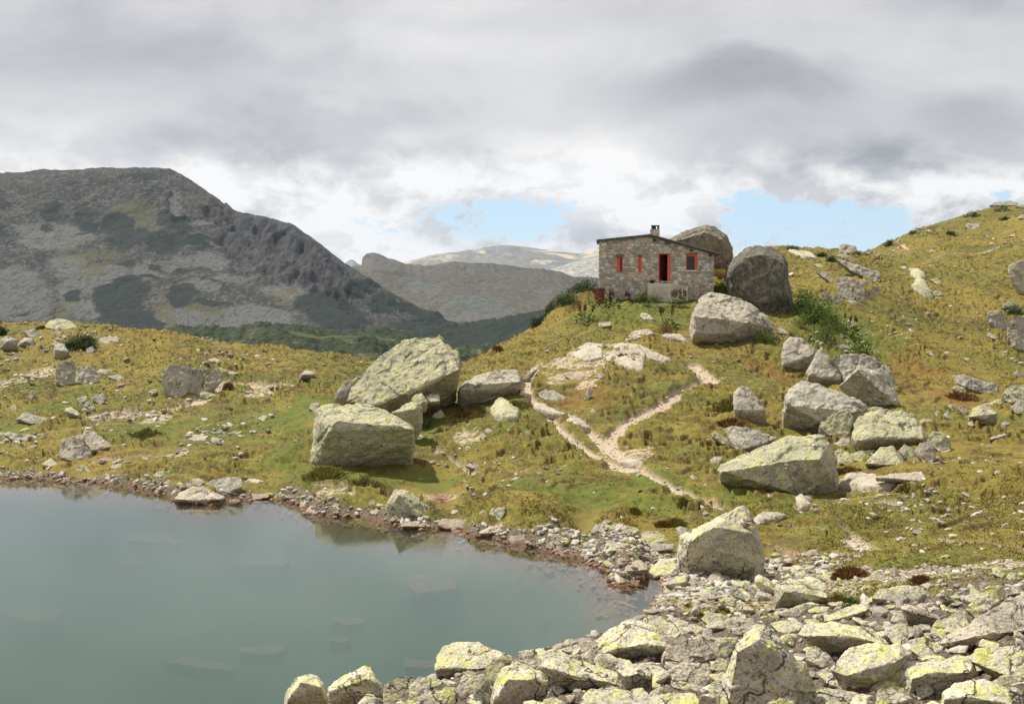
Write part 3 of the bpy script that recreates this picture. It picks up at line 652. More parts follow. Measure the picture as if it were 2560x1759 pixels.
ROCKS = r'''
F|B|400,590 410,540 560,370 700,270 830,180 900,160 1000,160 1060,145 1130,210 1190,260 1215,340 1190,440 1120,500 1000,545 870,570 760,660 640,630 500,600|1190,380 1060,440 915,492 870,550 740,570 660,625|L|T=.42;db=48.2;ov=1.0|boulder|largest of the two lakeside boulders, a leaning slab crusted yellow-green with lichen
F|B|240,790 255,780 235,650 265,630 300,605 600,600 700,670 850,740 890,770 885,950 800,975 640,990 500,1030 340,1025 190,1020 215,930|320,795 370,720 545,750 690,765 790,755 885,780|L|T=.62;db=39.9|boulder|blocky grey-green boulder in front of the leaning lichened slab, with a flat bright top
F|B|720,670 870,590 920,600 950,640 950,720 900,800 880,740 780,690|900,640|L|T=.6;db=44.5|boulder|pale lichened rock wedged at the right side behind the blocky lakeside boulder
F|R|870,580 890,545 940,535 990,590 975,630 900,640|950,600|L|T=.7;db=46.5|rock|small angular rock under the overhang of the leaning lichened slab
F|R|965,560 1000,540 1060,545 1065,590 1000,600||P|T=.8;db=47.6|rock|pinkish rock in the shade right of the leaning lichened slab
F|R|1010,690 1030,665 1070,640 1105,690 1050,710||L|T=.8|rock|small lichened rock in the grass right of the blocky lakeside boulder
F|R|410,500 430,460 480,440 485,470 440,560 380,580 360,545||G|T=.8;db=47.4|rock|grey rock leaning on the upper left edge of the lichened slab
F|R|190,640 210,600 270,600 265,640 230,665||W|T=.8|rock|pink rock against the upper left corner of the blocky lakeside boulder
F|B|1175,540 1190,500 1250,450 1320,405 1400,410 1500,385 1570,380 1600,410 1615,470 1560,540 1470,560 1440,600 1310,625 1200,610|1200,515 1290,485 1360,520 1450,510 1600,460|S|T=.55|boulder|long grey boulder with a smooth pinkish top, uphill to the right of the leaning slab
F|s|1390,650 1440,590 1480,585 1540,640 1600,670 1590,730 1500,735 1490,690 1420,690||L|h=.25|rock_slab|flat cracked slab in the grass just below the long grey boulder
F|R|130,410 170,385 235,390 245,455 130,450|145,415 230,415|G|T=.7|rock|squared grey rock alone on the left meadow below its crest
F|B|690,1310 765,1180 870,1190 1035,1310 1030,1335 900,1365 780,1350|790,1210 860,1290 920,1350|L|T=.7|boulder|wedge-shaped boulder at the water's edge with a bright slope facing right
F|R|750,1370 760,1340 800,1325 860,1345 840,1375 790,1400||W|T=.8|rock|lichened stone in the shallows at the left foot of the wedge-shaped boulder
F|R|785,1430 820,1390 900,1380 990,1410 985,1445 860,1455|830,1420 960,1425|W|T=.6|rock|low stone in the water just in front of the wedge-shaped boulder
F|R|1040,1410 1080,1370 1150,1370 1210,1370 1400,1400 1420,1420 1350,1440 1100,1440||W|T=.25|rock|long flat pink ledge at the waterline right of the wedge-shaped boulder
F|R|1290,1370 1350,1305 1375,1320 1375,1390 1300,1390||L|T=.8|rock|left of two small upright lichened stones on the lake ledge
F|R|1378,1340 1410,1295 1500,1290 1510,1310 1460,1400 1380,1390||L|T=.7|rock|right of two small upright lichened stones on the lake ledge
F|R|1310,1465 1400,1420 1480,1390 1560,1370 1640,1355 1700,1385 1640,1410 1620,1460 1500,1500 1400,1490|1340,1470 1500,1470 1620,1440|W|T=.35|rock|smooth pink slab sloping into the lake beyond the long flat ledge
F|R|1510,1500 1600,1470 1690,1520 1680,1550 1550,1560||W|T=.6|rock|squat pink rock touching the smooth slab at the waterline
F|R|1490,1540 1530,1535 1640,1580 1660,1600 1560,1590||W|T=.3|rock|narrow reddish rock lying along the waterline below the smooth slab
F|R|150,1340 200,1285 280,1275 340,1300 345,1330 250,1345||W|T=.6|rock|low rounded pink rock at the tip of the little mud spit
F|R|135,1280 160,1245 220,1250 245,1275 180,1305||G|T=.8|rock|grey stone behind the rounded pink rock on the mud spit
F|R|340,1290 370,1265 400,1275 380,1305||W|T=.8|rock|small stone at the right end of the rounded pink rock
F|R|455,1300 480,1275 520,1285 515,1310||W|T=.8|rock|pink stone in the shallows halfway between mud spit and wedge boulder
F|R|590,1280 600,1255 625,1240 650,1275 620,1290||W|T=.8|rock|pointed stone on the bank left of the wedge-shaped boulder
F|R|590,1330 640,1305 690,1310 690,1345 620,1345||W|T=.7|rock|flat pink stone touching the left foot of the wedge-shaped boulder
F|R|1240,760 1240,745 1260,735 1270,755 1260,765||P|T=.8|rock|tiny round stone on the slope below the long grey boulder
F|R|1325,830 1330,812 1360,805 1375,825 1350,848||P|T=.8|rock|round pale stone on bare soil below the long grey boulder
F|R|1360,790 1380,765 1410,775 1410,800 1380,808||P|T=.8|rock|pink stone beside the round pale stone on bare soil
F|R|1230,1020 1290,985 1340,1030 1290,1040||P|T=.6|rock|pale stone in the heath above the lake, centre of the slope
F|R|1130,1340 1150,1305 1200,1320 1180,1345||P|T=.8|rock|small pale stone on the grass above the two upright lichened stones
E|B|355,110 370,85 400,60 480,45 560,65 630,130 500,140 380,130||L|T=.6|boulder|rounded yellow-green boulder on the skyline of the left meadow
E|B|0,260 -20,230 50,185 150,215 130,270 20,320 -20,310|60,230|G|T=.6|boulder|pale boulder at the left edge of the picture under the meadow crest
E|R|130,270 190,200 275,205 275,270 130,290|200,225|G|T=.6|rock|pale angular rock right of the boulder at the left edge
E|R|230,200 180,150 270,130 340,180 290,215||G|T=.6|rock|grey rock behind and above the pair at the left edge
E|R|410,190 450,130 500,155 470,190||G|T=.8|rock|small grey rock in front of the rounded skyline boulder
E|B|780,240 800,205 880,185 960,205 950,240 860,260||P|T=.5|boulder|pale rounded boulder right of the green dwarf pine bush
E|R|690,330 680,290 740,270 760,300 740,325||G|T=.7|rock|grey rock just below the dwarf pine bush
E|B|420,370 430,240 510,250 560,310 540,370 470,380|440,300 540,320|G|T=.7|boulder|upright grey block standing left of the dwarf pine bush
E|o|440,560 450,430 480,385 600,390 610,450 600,560 500,590;590,560 610,430 720,435 800,500 790,560 680,570;760,480 800,450 950,465 975,485 850,505;840,510 960,495 1000,530 950,550||G|T=.45|rock_outcrop|low bedrock ledge with vertical cracks on the left meadow
E|o|1290,560 1290,470 1370,410 1500,420 1540,440 1500,640 1430,690 1320,640;1480,440 1640,440 1600,560 1590,640 1470,670;1595,640 1640,470 1760,465 1780,540 1700,600;1640,470 1750,440 1910,490 1800,505||G|T=.4|rock_outcrop|pink-grey bedrock cliff at the start of the bare gravel patch on the left meadow
E|R|1660,380 1720,355 1760,380 1750,415 1680,410||P|T=.7|rock|pale rock on the turf above the bedrock cliff
E|R|510,790 520,760 570,750 650,810 640,850 540,850|530,790 620,825|L|T=.7|rock|yellow-topped rock on the left slope below the bedrock ledge
E|R|750,650 830,645 850,700 800,745 730,700||G|T=.7|rock|squarish dark rock below the bedrock ledge
E|R|600,690 690,660 700,700 640,735||G|T=.7|rock|dark jagged rock above the yellow-topped rock
E|R|660,740 700,700 765,760 730,790||G|T=.7|rock|tilted grey rock right of the yellow-topped rock
E|R|130,850 190,790 290,830 400,850 380,890 250,890||G|T=.5|rock|long dark broken rock low on the left slope
E|R|60,770 110,735 140,750 130,785||P|T=.7|rock|white rock near the left edge above the long dark rock
E|R|220,680 240,640 260,620 290,650 250,700||L|T=.7|rock|small upright yellowish rock on the gravelly left slope
E|R|0,960 60,960 200,970 300,990 290,1030 100,1020||G|T=.4|rock|low dark ledge in the grass near the left edge above the lake
E|R|600,980 720,960 700,1020 620,1030|| G|T=.6|rock|weathered stub behind the pair of rounded lakeside boulders
E|B|465,1090 500,1010 590,980 650,1010 740,1110 720,1170 600,1195 480,1160||S|T=.6|boulder|rounded grey boulder, left of the pair close to the far lake shore
E|B|640,1010 670,940 760,950 830,1010 910,1070 800,1090 740,1110||P|T=.6|boulder|pale sloping boulder, right of the pair close to the far lake shore
E|R|740,1100 780,1070 820,1090 800,1115||W|T=.8|rock|pink rock at the foot of the pale sloping boulder
E|R|1495,1010 1560,975 1670,980 1640,1025 1520,1030||P|T=.5|rock|flat pinkish-white rock in the bright grass above the lake
E|R|1110,1170 1140,1150 1190,1160 1180,1185||P|T=.7|rock|small white oval rock on the grass above the shore rubble
E|R|330,1215 400,1160 430,1175 475,1220 400,1235||L|T=.7|rock|yellow-topped triangular rock at the far shore near the left edge
E|R|600,1260 640,1215 690,1220 730,1275||L|T=.8|rock|yellowish rock in the far shore rubble below the rounded boulder
E|R|875,1235 900,1210 980,1205 985,1230 900,1255||L|T=.7|rock|flat-topped yellowish rock behind the far shore rubble
E|R|1215,1300 1250,1270 1370,1255 1370,1290 1280,1330||L|T=.6|rock|long lichened rock at the right end of the far shore rubble
E|R|1010,870 1040,840 1090,830 1070,870||G|T=.8|rock|bluish-grey rock in the gravel streak of the left meadow
E|R|2050,850 2100,815 2140,830 2110,870||L|T=.8|rock|pale lichened rock alone in bright grass left of the blocky boulder
E|R|1200,1470 1240,1420 1350,1365 1430,1385 1400,1420 1300,1460|1230,1450 1400,1400|W|T=.5|rock|slanting rock at the waterline left of the pale shore boulder
E|B|1385,1480 1430,1430 1540,1385 1620,1380 1700,1430 1800,1480 1740,1520 1590,1545 1430,1515|1400,1490 1580,1520 1750,1490|P|T=.6|boulder|broad pale boulder jutting into the lake from the far shore
E|R|1480,1370 1500,1345 1590,1315 1640,1350 1600,1390 1500,1400||G|T=.7|rock|grey rock just behind the broad pale shore boulder on its left
E|B|1640,1370 1700,1330 1830,1305 1930,1320 1940,1390 1830,1430 1740,1440||G|T=.5|boulder|mottled grey boulder just behind the broad pale shore boulder on its right
E|R|1940,1360 1990,1320 2060,1325 2120,1355 2000,1370||P|T=.6|rock|white flat rock right of the mottled grey shore boulder
E|R|1770,1530 1830,1495 1910,1485 1930,1510 1850,1535||W|T=.6|rock|flat stone awash right of the broad pale shore boulder
E|R|1930,1490 1930,1460 2000,1445 2160,1445 2150,1475 2030,1500||P|T=.4|rock|long flat stone with a pale top at the waterline left of the mud spit
C|B|905,325 1000,270 1100,228 1215,200 1290,215 1390,280 1440,390 1440,470 1400,520 1300,540 1000,540|960,340 1200,260 1350,330|B|T=.5;db=82;ov=0|boulder|big rounded brown boulder rising behind the hut roof
C|B|1370,650 1380,560 1480,450 1530,395 1620,380 1720,390 1840,450 1890,520 1900,620 1935,870 1900,950 1700,930 1500,850 1400,750|1420,590 1520,480 1700,440 1860,520 1850,800 1600,850|K|T=.7;ov=0|boulder|tall black-crusted boulder standing right of the hut
C|B|1070,1110 1090,960 1130,900 1170,790 1260,755 1380,790 1450,830 1560,825 1620,890 1730,960 1780,1060 1770,1100 1640,1160 1490,1215 1380,1190 1200,1150 1100,1140|1120,1100 1120,960 1250,1045 1430,1010 1560,1015 1400,1110|S|T=.6|boulder|speckled grey boulder with a long crack, in front of the tall black boulder
C|R|660,970 670,935 720,930 790,995 700,990||P|T=.7|rock|white rounded rock in the grass below the hut's step
C|R|315,1050 320,1015 425,1005 430,1035 350,1055||P|T=.6|rock|flat white rock on the slope below the hut's left corner
C|R|1790,1050 1810,1035 1900,1100 1880,1120 1820,1100||P|T=.6|rock|thin pale rock at the right foot of the speckled boulder
C|R|250,880 290,860 380,855 370,875||P|T=.6|rock|pale flat rock among the dock plants left of the hut
G|o|480,260 560,200 660,170 760,180 750,290 620,310 640,270;760,180 880,170 1000,180 1060,250 1040,380 960,370 750,290;1000,180 1250,295 1200,320 1080,300 1040,240;900,150 960,90 1080,70 1130,110 1020,130 920,165|s|P|h=.13|rock_outcrop|cracked bare bedrock slab breaking through the turf below the hut
G|s|1160,120 1200,100 1310,110 1380,170 1250,150||P|h=.15|rock_slab|narrow bedrock strip right above the cracked slab below the hut
G|s|230,640 250,600 340,620 480,700 370,700||P|h=.10|rock_slab|upper pink slab in the left branch of the path
G|s|370,700 340,640 560,700 670,790 560,770||P|h=.10|rock_slab|lower pink slab in the left branch of the path
G|s|840,1010 880,995 1050,1040 1030,1085 840,1050||P|h=.12|rock_slab|pale flat stone slab at the foot of the path fork
G|R|445,385 490,375 530,410 610,410 590,440 520,440||P|T=.5|rock|pale rock in brown heath left below the cracked bedrock slab
G|R|680,410 720,365 770,400 740,430||P|T=.7|rock|whitish rock in the heath under the cracked bedrock slab
G|R|270,530 330,490 400,510 480,560 470,590 380,580 300,570||G|T=.6|rock|grey rock beside the upper left branch of the path
G|R|140,540 150,510 180,530 170,550||P|T=.8|rock|white stone at the end of the long grey boulder by the path
G|R|160,420 240,370 290,335 240,390 180,440||G|T=.5|rock|thin tilted slab where the path leaves the long grey boulder
G|R|620,520 640,485 680,500 640,590 610,580||G|T=.7|rock|upright small rock in rusty heath inside the path fork
G|R|640,665 670,640 700,655 680,675||P|T=.7|rock|small pale rock in heath just inside the left path branch
G|R|190,830 185,800 230,798 235,825||P|T=.8|rock|lone pale rock on the heath left of the path fork
G|R|840,880 850,845 890,860 880,888||P|T=.8|rock|bright white stone where the two path branches meet
G|R|700,850 705,830 735,828 742,852||P|T=.8|rock|white stone left of where the two path branches meet
G|B|1690,530 1720,480 1800,480 1870,560 1930,640 1940,730 1880,760 1800,740 1700,670 1760,600|1700,650 1810,680 1920,650|S|T=.55|boulder|banded grey rock bulging from the turf right of the path fork
G|R|1520,830 1560,800 1690,880 1680,915 1640,915||L|T=.5|rock|long greenish stone left of the cracked block behind the marked boulder
G|B|1620,790 1700,760 1860,790 2020,850 1900,900 1720,950 1710,880||G|T=.5|boulder|low cracked block just behind the marked boulder
G|R|1430,1000 1495,1010 1460,1035||P|T=.8|rock|triangular pale stone in green grass left of the marked boulder
G|R|1520,1010 1560,980 1620,990 1580,1050 1540,1050||P|T=.7|rock|pale rock touching the tip of the marked boulder
G|R|1370,1135 1400,1115 1440,1150 1400,1155||G|T=.8|rock|grey stone on green turf between path and marked boulder
G|R|1475,1195 1490,1180 1510,1190 1500,1205||P|T=.8|rock|small white stone in green turf below the marked boulder tip
H|B|325,200 340,110 400,60 490,70 560,130 610,160 600,230 500,290 410,345 335,325|345,290 450,270 590,210|S|T=.6|boulder|highest boulder of the right-hand rockfall, below the speckled boulder
H|B|525,360 600,230 620,160 660,155 690,210 740,260 830,385 760,465 680,430 560,410|540,380 600,370 700,410 800,410|G|T=.6|boulder|second boulder down the right-hand rockfall, with an overhanging foot
H|B|720,240 780,200 900,210 1000,205 1100,260 1200,305 1240,430 1230,500 1100,520 850,420 760,290||G|T=.4|boulder|broad boulder at the back of the rockfall, its right edge jagged with lichen
H|B|780,465 850,380 950,290 1100,350 1200,450 1255,530 1250,640 1100,620 1000,600|940,330 1230,600|G|T=.45|boulder|smooth dome-faced grey boulder in the middle of the rockfall
H|B|335,730 345,560 390,480 450,470 490,415 600,430 760,490 960,570 1050,650 940,700 900,800 760,800 620,850 520,820 400,780|360,600 480,650 630,750 625,665 780,655 920,670|G|T=.5|boulder|very large flat-topped grey boulder left in the rockfall
H|B|625,780 650,740 750,670 870,640 920,700 870,850 780,870 700,850||L|T=.5|boulder|dark triangular block leaning between the two largest rockfall boulders
H|B|880,870 900,780 940,690 1050,620 1290,650 1310,720 1450,750 1510,860 1390,940 1100,970 950,940|940,900 1050,870 1200,860 1330,890 1460,880|L|T=.5|boulder|very large pale lichened boulder right in the rockfall, with a slit crack
H|R|745,920 830,860 880,880 885,945 800,950||G|T=.7|rock|grey rock in the gap under the dark triangular block
H|R|760,880 770,835 830,830 860,850 830,885||K|T=.8|rock|dark mossy stone perched in the gap under the triangular block
H|B|745,990 790,950 860,980 930,1050 900,1090 790,1080||L|T=.7|boulder|yellow-green block right of the marked boulder's upper edge
H|R|880,1000 950,970 1080,965 1050,1020 970,1070 900,1050||L|T=.5|rock|low yellow-green rock between the two lichened front blocks
H|B|1000,1080 1060,1000 1120,950 1220,940 1330,1060 1310,1110 1160,1110 1060,1100|1030,1080 1290,1095|L|T=.6|boulder|pyramid-shaped lichened boulder at the front of the rockfall
H|R|1265,970 1310,920 1400,950 1410,1010 1360,1060 1310,1030||L|T=.7|rock|lichened rock right behind the pyramid-shaped boulder
H|B|1390,980 1440,900 1540,900 1565,1000 1540,1080 1460,1080||S|T=.7|boulder|egg-shaped grey boulder at the right end of the rockfall front
H|B|1480,890 1540,820 1620,830 1695,900 1680,960 1590,990||L|T=.6|boulder|rounded lichened boulder at the far right end of the rockfall
H|R|1590,985 1640,955 1690,970 1650,995||L|T=.7|rock|small stone under the rounded boulder at the rockfall's right end
H|R|1370,1060 1400,1040 1450,1075 1390,1090||G|T=.8|rock|small stone between the pyramid-shaped and egg-shaped boulders
H|B|-188,1130 -150,1070 100,960 400,850 680,850 720,900 760,1050 800,1305 640,1300 360,1320 230,1290 0,1230|-150,1145 100,1140 270,1085 430,1045 640,1045 360,1300|L|T=.5|boulder|large boulder with red-and-white trail marks on its shaded front face
H|s|770,1280 830,1200 960,1180 1080,1200 1240,1265 1100,1320 900,1300||P|h=.22|rock_slab|smooth pale slab in the turf right of the marked boulder
H|R|1070,1195 1180,1160 1370,1150 1450,1140 1490,1190 1440,1220 1200,1195||P|T=.3|rock|long low pale rock in front of the pyramid-shaped boulder
H|s|440,1350 600,1320 550,1400 560,1450 480,1470 440,1420||P|h=.12|rock_slab|upright-shaped pale bedrock patch below the marked boulder
H|R|210,1325 240,1315 265,1335 230,1350||P|T=.8|rock|small pale stone under the marked boulder's left overhang
H|R|295,1330 320,1310 345,1340 315,1350||P|T=.8|rock|small pale stone under the middle of the marked boulder
H|B|1690,370 1780,370 1900,410 1980,420 2065,450 2060,510 1950,520 1830,480 1720,440||S|T=.4|boulder|long grey boulder in the dip on the right hillside
H|R|1685,480 1720,455 1790,470 1840,550 1780,555||L|T=.6|boulder|smooth cream-coloured boulder in front of the long grey boulder in the dip
H|B|2090,540 2130,470 2200,450 2300,445 2340,500 2330,560 2150,600 2120,580||L|T=.6|boulder|lichen-topped boulder at the right edge of the picture
H|B|2150,630 2220,570 2330,570 2340,690 2200,680||G|T=.6|boulder|grey boulder at the right edge, below the lichen-topped one
H|B|1810,700 1880,620 1960,590 2060,660 2060,740 1980,775 1850,730|1830,705 1950,730 2050,680|L|T=.6|boulder|cream-coloured boulder with a sloping top left of the right-edge pair
H|R|1960,600 2110,550 2125,590 2040,640||L|T=.5|rock|long stone leaning between the cream boulder and the right-edge pair
H|R|1540,670 1580,655 1610,690 1570,705||L|T=.8|rock|left stone of a small cluster in the grass right of the rockfall
H|R|1620,690 1660,655 1700,710 1700,740 1650,720||L|T=.8|rock|right stone of a small cluster in the grass right of the rockfall
H|R|1650,620 1690,595 1730,630 1700,660||L|T=.8|rock|upper stone of a small cluster in the grass right of the rockfall
H|R|1730,630 1770,610 1830,660 1790,690||G|T=.7|rock|grey stone between the small cluster and the cream-coloured boulder
H|R|1420,745 1460,720 1530,720 1535,765 1450,768||S|T=.7|rock|dark stone standing behind the right end of the rockfall
H|R|1800,760 1840,740 1880,770 1850,785||P|T=.7|rock|small pale stone below the cream-coloured boulder
H|R|2080,755 2120,742 2170,760 2100,780||G|T=.7|rock|grey flat stone below the right-edge boulders
H|R|1960,882 2040,850 2120,835 2130,855 2010,890||P|T=.4|rock|long thin pale stone lying in the turf near the right edge
H|R|1480,190 1520,180 1560,210 1540,230||P|T=.7|rock|white rock on the hillside above the dip
H|R|1620,195 1650,183 1685,195 1650,207||P|T=.7|rock|flat white rock on the hillside right above the dip
H|R|1770,225 1830,240 1825,275 1790,250||P|T=.7|rock|leaning white rock on the hillside above the long grey boulder
H|R|1325,690 1370,670 1415,700 1360,710||L|T=.6|rock|flat lichened stone at the right rear of the rockfall
H|R|1755,1310 1800,1305 1890,1350 1840,1355||P|T=.5|rock|long pale stone in the turf of the lower right slope
H|R|2030,1160 2035,1135 2075,1132 2080,1165||P|T=.7|rock|white stone alone on the lower right slope
H|R|1630,1385 1660,1372 1685,1395 1660,1405||P|T=.7|rock|pale stone on the heath below the long pale stone
H|R|2185,350 2220,330 2266,370 2260,400 2200,380||S|T=.6|rock|grey rock at the right edge above the dip
Q|o|1760,105 1800,75 1850,72 1860,105;1850,105 1860,70 1920,65 1975,80 1970,105;1960,110 1990,92 2030,100 2020,118||S|T=.5|rock_outcrop|broken rock tor on the summit of the right-hand hill
Q|B|1560,265 1580,240 1690,240 1690,275 1620,290||S|T=.6|boulder|flat-topped grey boulder high on the right-hand hill
Q|B|605,465 610,400 650,395 735,410 750,450 690,475||S|T=.6|boulder|dark boulder on the saddle skyline between the knolls
Q|R|1275,300 1290,285 1330,285 1320,310||G|T=.7|rock|small grey rock near the skyline of the right-hand hill
Q|R|1280,460 1320,435 1360,465||G|T=.8|rock|triangular grey rock halfway up the right-hand hill
Q|R|1755,400 1780,380 1810,405||P|T=.8|rock|pale triangular rock just above the trail on the right-hand hill
Q|R|1905,335 1950,320 1960,345||P|T=.8|rock|pale rock at the right edge above the trail
Q|R|1975,190 2030,170 2060,200 1990,205||G|T=.7|rock|grey rock at the right edge below the summit tor
Q|R|1040,385 1070,350 1085,372 1060,388||G|T=.8|rock|grey rock at the lower skyline of the right-hand hill
Q|R|790,465 830,430 870,445 860,480||G|T=.7|rock|grey rock right of the dark saddle boulder
Q|R|865,500 900,472 940,468 900,495||P|T=.5|rock|thin pale slab below the dark saddle boulder
Q|o|1140,600 1230,610 1280,660 1240,690 1160,655;1160,740 1190,680 1270,690 1340,830 1240,810 1180,770|s|L|h=.35|rock_outcrop|smooth twin bedrock hump in the middle of the right-hand hillside
Q|R|1290,665 1370,660 1395,700 1370,720||L|T=.6|rock|flat oval rock right of the twin bedrock hump
Q|R|1320,780 1350,750 1400,760 1400,790 1340,800||L|T=.7|rock|pale rock at the lower right of the twin bedrock hump
Q|R|1070,578 1110,566 1140,580 1100,590||P|T=.7|rock|white rock left above the twin bedrock hump
Q|B|1895,590 1920,540 2000,515 2080,515 2090,800 1980,740 1910,650||P|T=.5|boulder|huge smooth pale dome of rock cut by the right edge
Q|o|1870,850 1940,835 2020,890 2010,920 1900,890;1735,970 1750,920 1830,910 1900,960 1890,1050 1800,1030;1900,1000 1960,945 2060,935 2080,1100 1900,1150;1890,1060 1980,1050 2080,1080 2080,1230 1960,1190||S|T=.4|rock_outcrop|rounded cracked outcrop at the right edge under the pale dome
Q|R|1735,1100 1760,1075 1830,1120 1800,1130||P|T=.6|rock|pale rock at the foot of the rounded cracked outcrop
Q|o|570,500 640,530 760,570 910,610 915,690 860,690 790,640 700,600;600,650 700,660 790,690 800,770 740,780 600,720;590,710 720,720 740,800 700,830 600,790;800,690 860,660 855,720;860,720 920,730 920,790 860,780;560,800 630,795 630,870 570,860;470,770 530,750 550,830 500,850;740,780 800,780 790,840 740,850;800,760 860,745 860,830 800,830;660,820 730,830 740,855 670,850;430,610 510,610 580,700 540,690||S|T=.5|rock_outcrop|stacked blocky outcrop with a long slab on top, right of the black boulder
Q|R|605,480 650,465 710,500 700,530 640,511||L|T=.6|rock|lichened rock at the upper end of the stacked outcrop
Q|R|410,550 450,545 500,575 440,577||L|T=.6|rock|small pale rock left of the stacked outcrop
Q|s|200,450 300,455 400,470 440,510 330,510||P|h=.2|rock_slab|pale bedrock slab near the skyline left of the dark saddle boulder
Q|R|1190,1170 1210,1160 1225,1175||P|T=.8|rock|tiny white stone on the brown hillside
Q|R|570,1170 640,1165 700,1190 690,1215 600,1205||G|T=.7|rock|grey rock under the leafy green plant above the rockfall
Q|R|770,1155 870,1180 870,1200 820,1190||P|T=.5|rock|pinkish rock right of the leafy green plant above the rockfall
L|B|1000,500 1020,400 1150,340 1300,270 1440,185 1490,230 1530,330 1560,440 1585,560 1540,640 1530,690 1380,670 1250,640 1120,610 1050,570 1020,520|1060,430 1240,335 1300,355 1380,352 1520,375 1540,600|Y|T=.6|boulder|big angular boulder at the lake corner with a small cairn on its sloping top
L|R|960,340 1000,320 1060,345 1040,400 990,390||P|T=.7|rock|pale stone behind the left edge of the cairn boulder
L|R|580,340 620,320 700,330 710,360 650,400 590,390||L|T=.7|rock|rounded yellowish stone at the back of the shore rubble
L|R|375,340 400,310 455,320 460,360 390,367||G|T=.8|rock|round grey stone at the back of the shore rubble
L|R|510,350 560,300 600,310 590,350||P|T=.8|rock|pale stone left behind the rounded yellowish shore stone
L|R|440,300 470,275 510,290 470,322||P|T=.8|rock|pale stone on the grass behind the round grey stone
L|R|590,430 700,360 840,355 905,400 880,440 700,462||L|T=.4|rock|long layered rock lying behind the lake corner, left of the cairn boulder
L|R|700,480 760,440 960,450 950,490 800,512||G|T=.4|rock|flat grey rock in front of the long layered rock
L|B|480,510 520,430 670,460 685,495 600,530 500,530|490,505 600,495 680,490|L|T=.5|rock|flat-topped wedge rock at the waterline left of the layered rock
L|B|45,475 60,440 130,375 210,440 210,480 100,492||P|T=.6|rock|pointed pale rock at the left end of the shore rubble
L|R|250,460 300,415 345,440 300,468||W|T=.6|rock|tilted pink stone right of the pointed pale rock
L|R|370,480 400,430 450,450 460,482||W|T=.8|rock|rounded pink stone between the pointed and the wedge rock
L|R|350,492 400,475 450,500 440,520 370,517||W|T=.6|rock|flat pink stone at the waterline below the rounded pink one
L|R|285,525 320,515 370,530 360,552 300,548||W|T=.6|rock|leftmost pink stone awash in front of the shore rubble
L|R|365,562 410,540 455,570 430,586||W|T=.6|rock|pink stone awash right of the leftmost one
L|R|545,600 560,550 610,545 640,580 600,610||W|T=.8|rock|dark round stone behind the cracked shore rock
L|R|585,650 620,590 690,565 770,600 780,640 700,665 640,667|600,650 700,650 770,635|W|T=.6|rock|cracked pinkish rock at the waterline with a sharp front edge
L|B|735,700 800,620 880,545 940,555 1010,640 1010,670 900,690 790,730|770,710 900,670 1000,660|Y|T=.6|rock|gable-shaped lichened rock in the middle of the lake-corner rubble
L|R|705,690 730,655 790,650 800,690 760,720||W|T=.8|rock|rounded pink stone at the left of the gable-shaped rock
L|R|890,740 930,700 1040,670 1060,700 1050,745 960,782 890,765|900,745 1040,720|L|T=.6|rock|slab-topped rock below the gable-shaped rock
L|R|600,728 640,705 720,710 700,750 620,757||W|T=.6|rock|flat pink stone alone in the shallow water
L|R|710,800 790,735 880,745 890,810 820,860 730,842||W|T=.7|rock|pinkish boulder-like stone at the shallow pool's left
L|R|650,845 690,805 725,835 710,867 660,867||W|T=.9|rock|round pink stone in front of the pinkish one by the pool
L|R|828,860 860,835 940,870 945,900 890,907 835,885||W|T=.6|rock|smooth oval pink stone below the shallow pool
L|R|1015,780 1050,750 1100,765 1080,800 1030,797||W|T=.7|rock|grey-pink stone at the upper rim of the shallow pool
L|R|1060,705 1100,695 1180,750 1160,775 1100,762||G|T=.6|rock|slanting grey stone right of the slab-topped rock
L|R|1190,705 1230,655 1280,655 1325,700 1290,722 1210,727||W|T=.7|rock|brownish pentagonal stone below the cairn boulder
L|R|1110,850 1170,805 1250,810 1265,850 1200,867||P|T=.6|rock|whitish stone on the right rim of the shallow pool
L|R|1340,690 1400,660 1445,690 1400,707||W|T=.7|rock|flat triangular stone under the cairn boulder's front edge
L|R|755,940 790,915 820,935 800,962||W|T=.7|rock|small round stone at the water's inner corner
L|R|1110,890 1180,880 1280,905 1260,920 1150,912||W|T=.3|rock|thin layered stone in front of the whitish pool stone
L|B|1535,690 1560,660 1610,680 1690,740 1710,780 1690,830 1620,800 1540,740|1550,720 1690,790|Y|T=.5|rock|flat-faced block right below the cairn boulder
L|R|1300,762 1330,710 1440,710 1450,740 1340,772||W|T=.5|rock|low flat stone under the cairn boulder
L|R|1440,752 1460,720 1520,765 1500,787||W|T=.7|rock|stone between the low flat stone and the flat-faced block
L|R|1435,972 1450,900 1490,890 1535,920 1510,960 1450,987|1445,925 1530,925|P|T=.7|rock|small cube-shaped stone with a pale top
L|R|1270,850 1300,820 1400,840 1450,900 1440,940 1330,912||Y|T=.5|rock|mossy layered stone left of the cube-shaped stone
L|R|1330,775 1400,765 1540,860 1500,870 1400,830||G|T=.4|rock|long splintered grey slab above the mossy layered stone
L|B|740,1010 780,965 900,960 1000,990 1200,1060 1190,1105 1000,1112 720,1100||Y|T=.4|rock|low yellow-lichened hump at the near bank's outer edge
L|B|415,1140 460,1090 620,985 740,1000 900,1110 905,1250 800,1275 600,1290 450,1270|440,1235 560,1195 720,1168 900,1182|Y|T=.6|rock|long slab with a straight dark front edge on the near bank
L|B|900,1110 1100,1130 1240,1210 1240,1260 1100,1310 900,1270||P|T=.5|rock|pale flat slab right of the long dark-edged slab
L|R|145,1205 190,1188 300,1150 410,1130 420,1170 300,1240 180,1222||P|T=.4|rock|slim pale rock reaching out to the water at the near bank
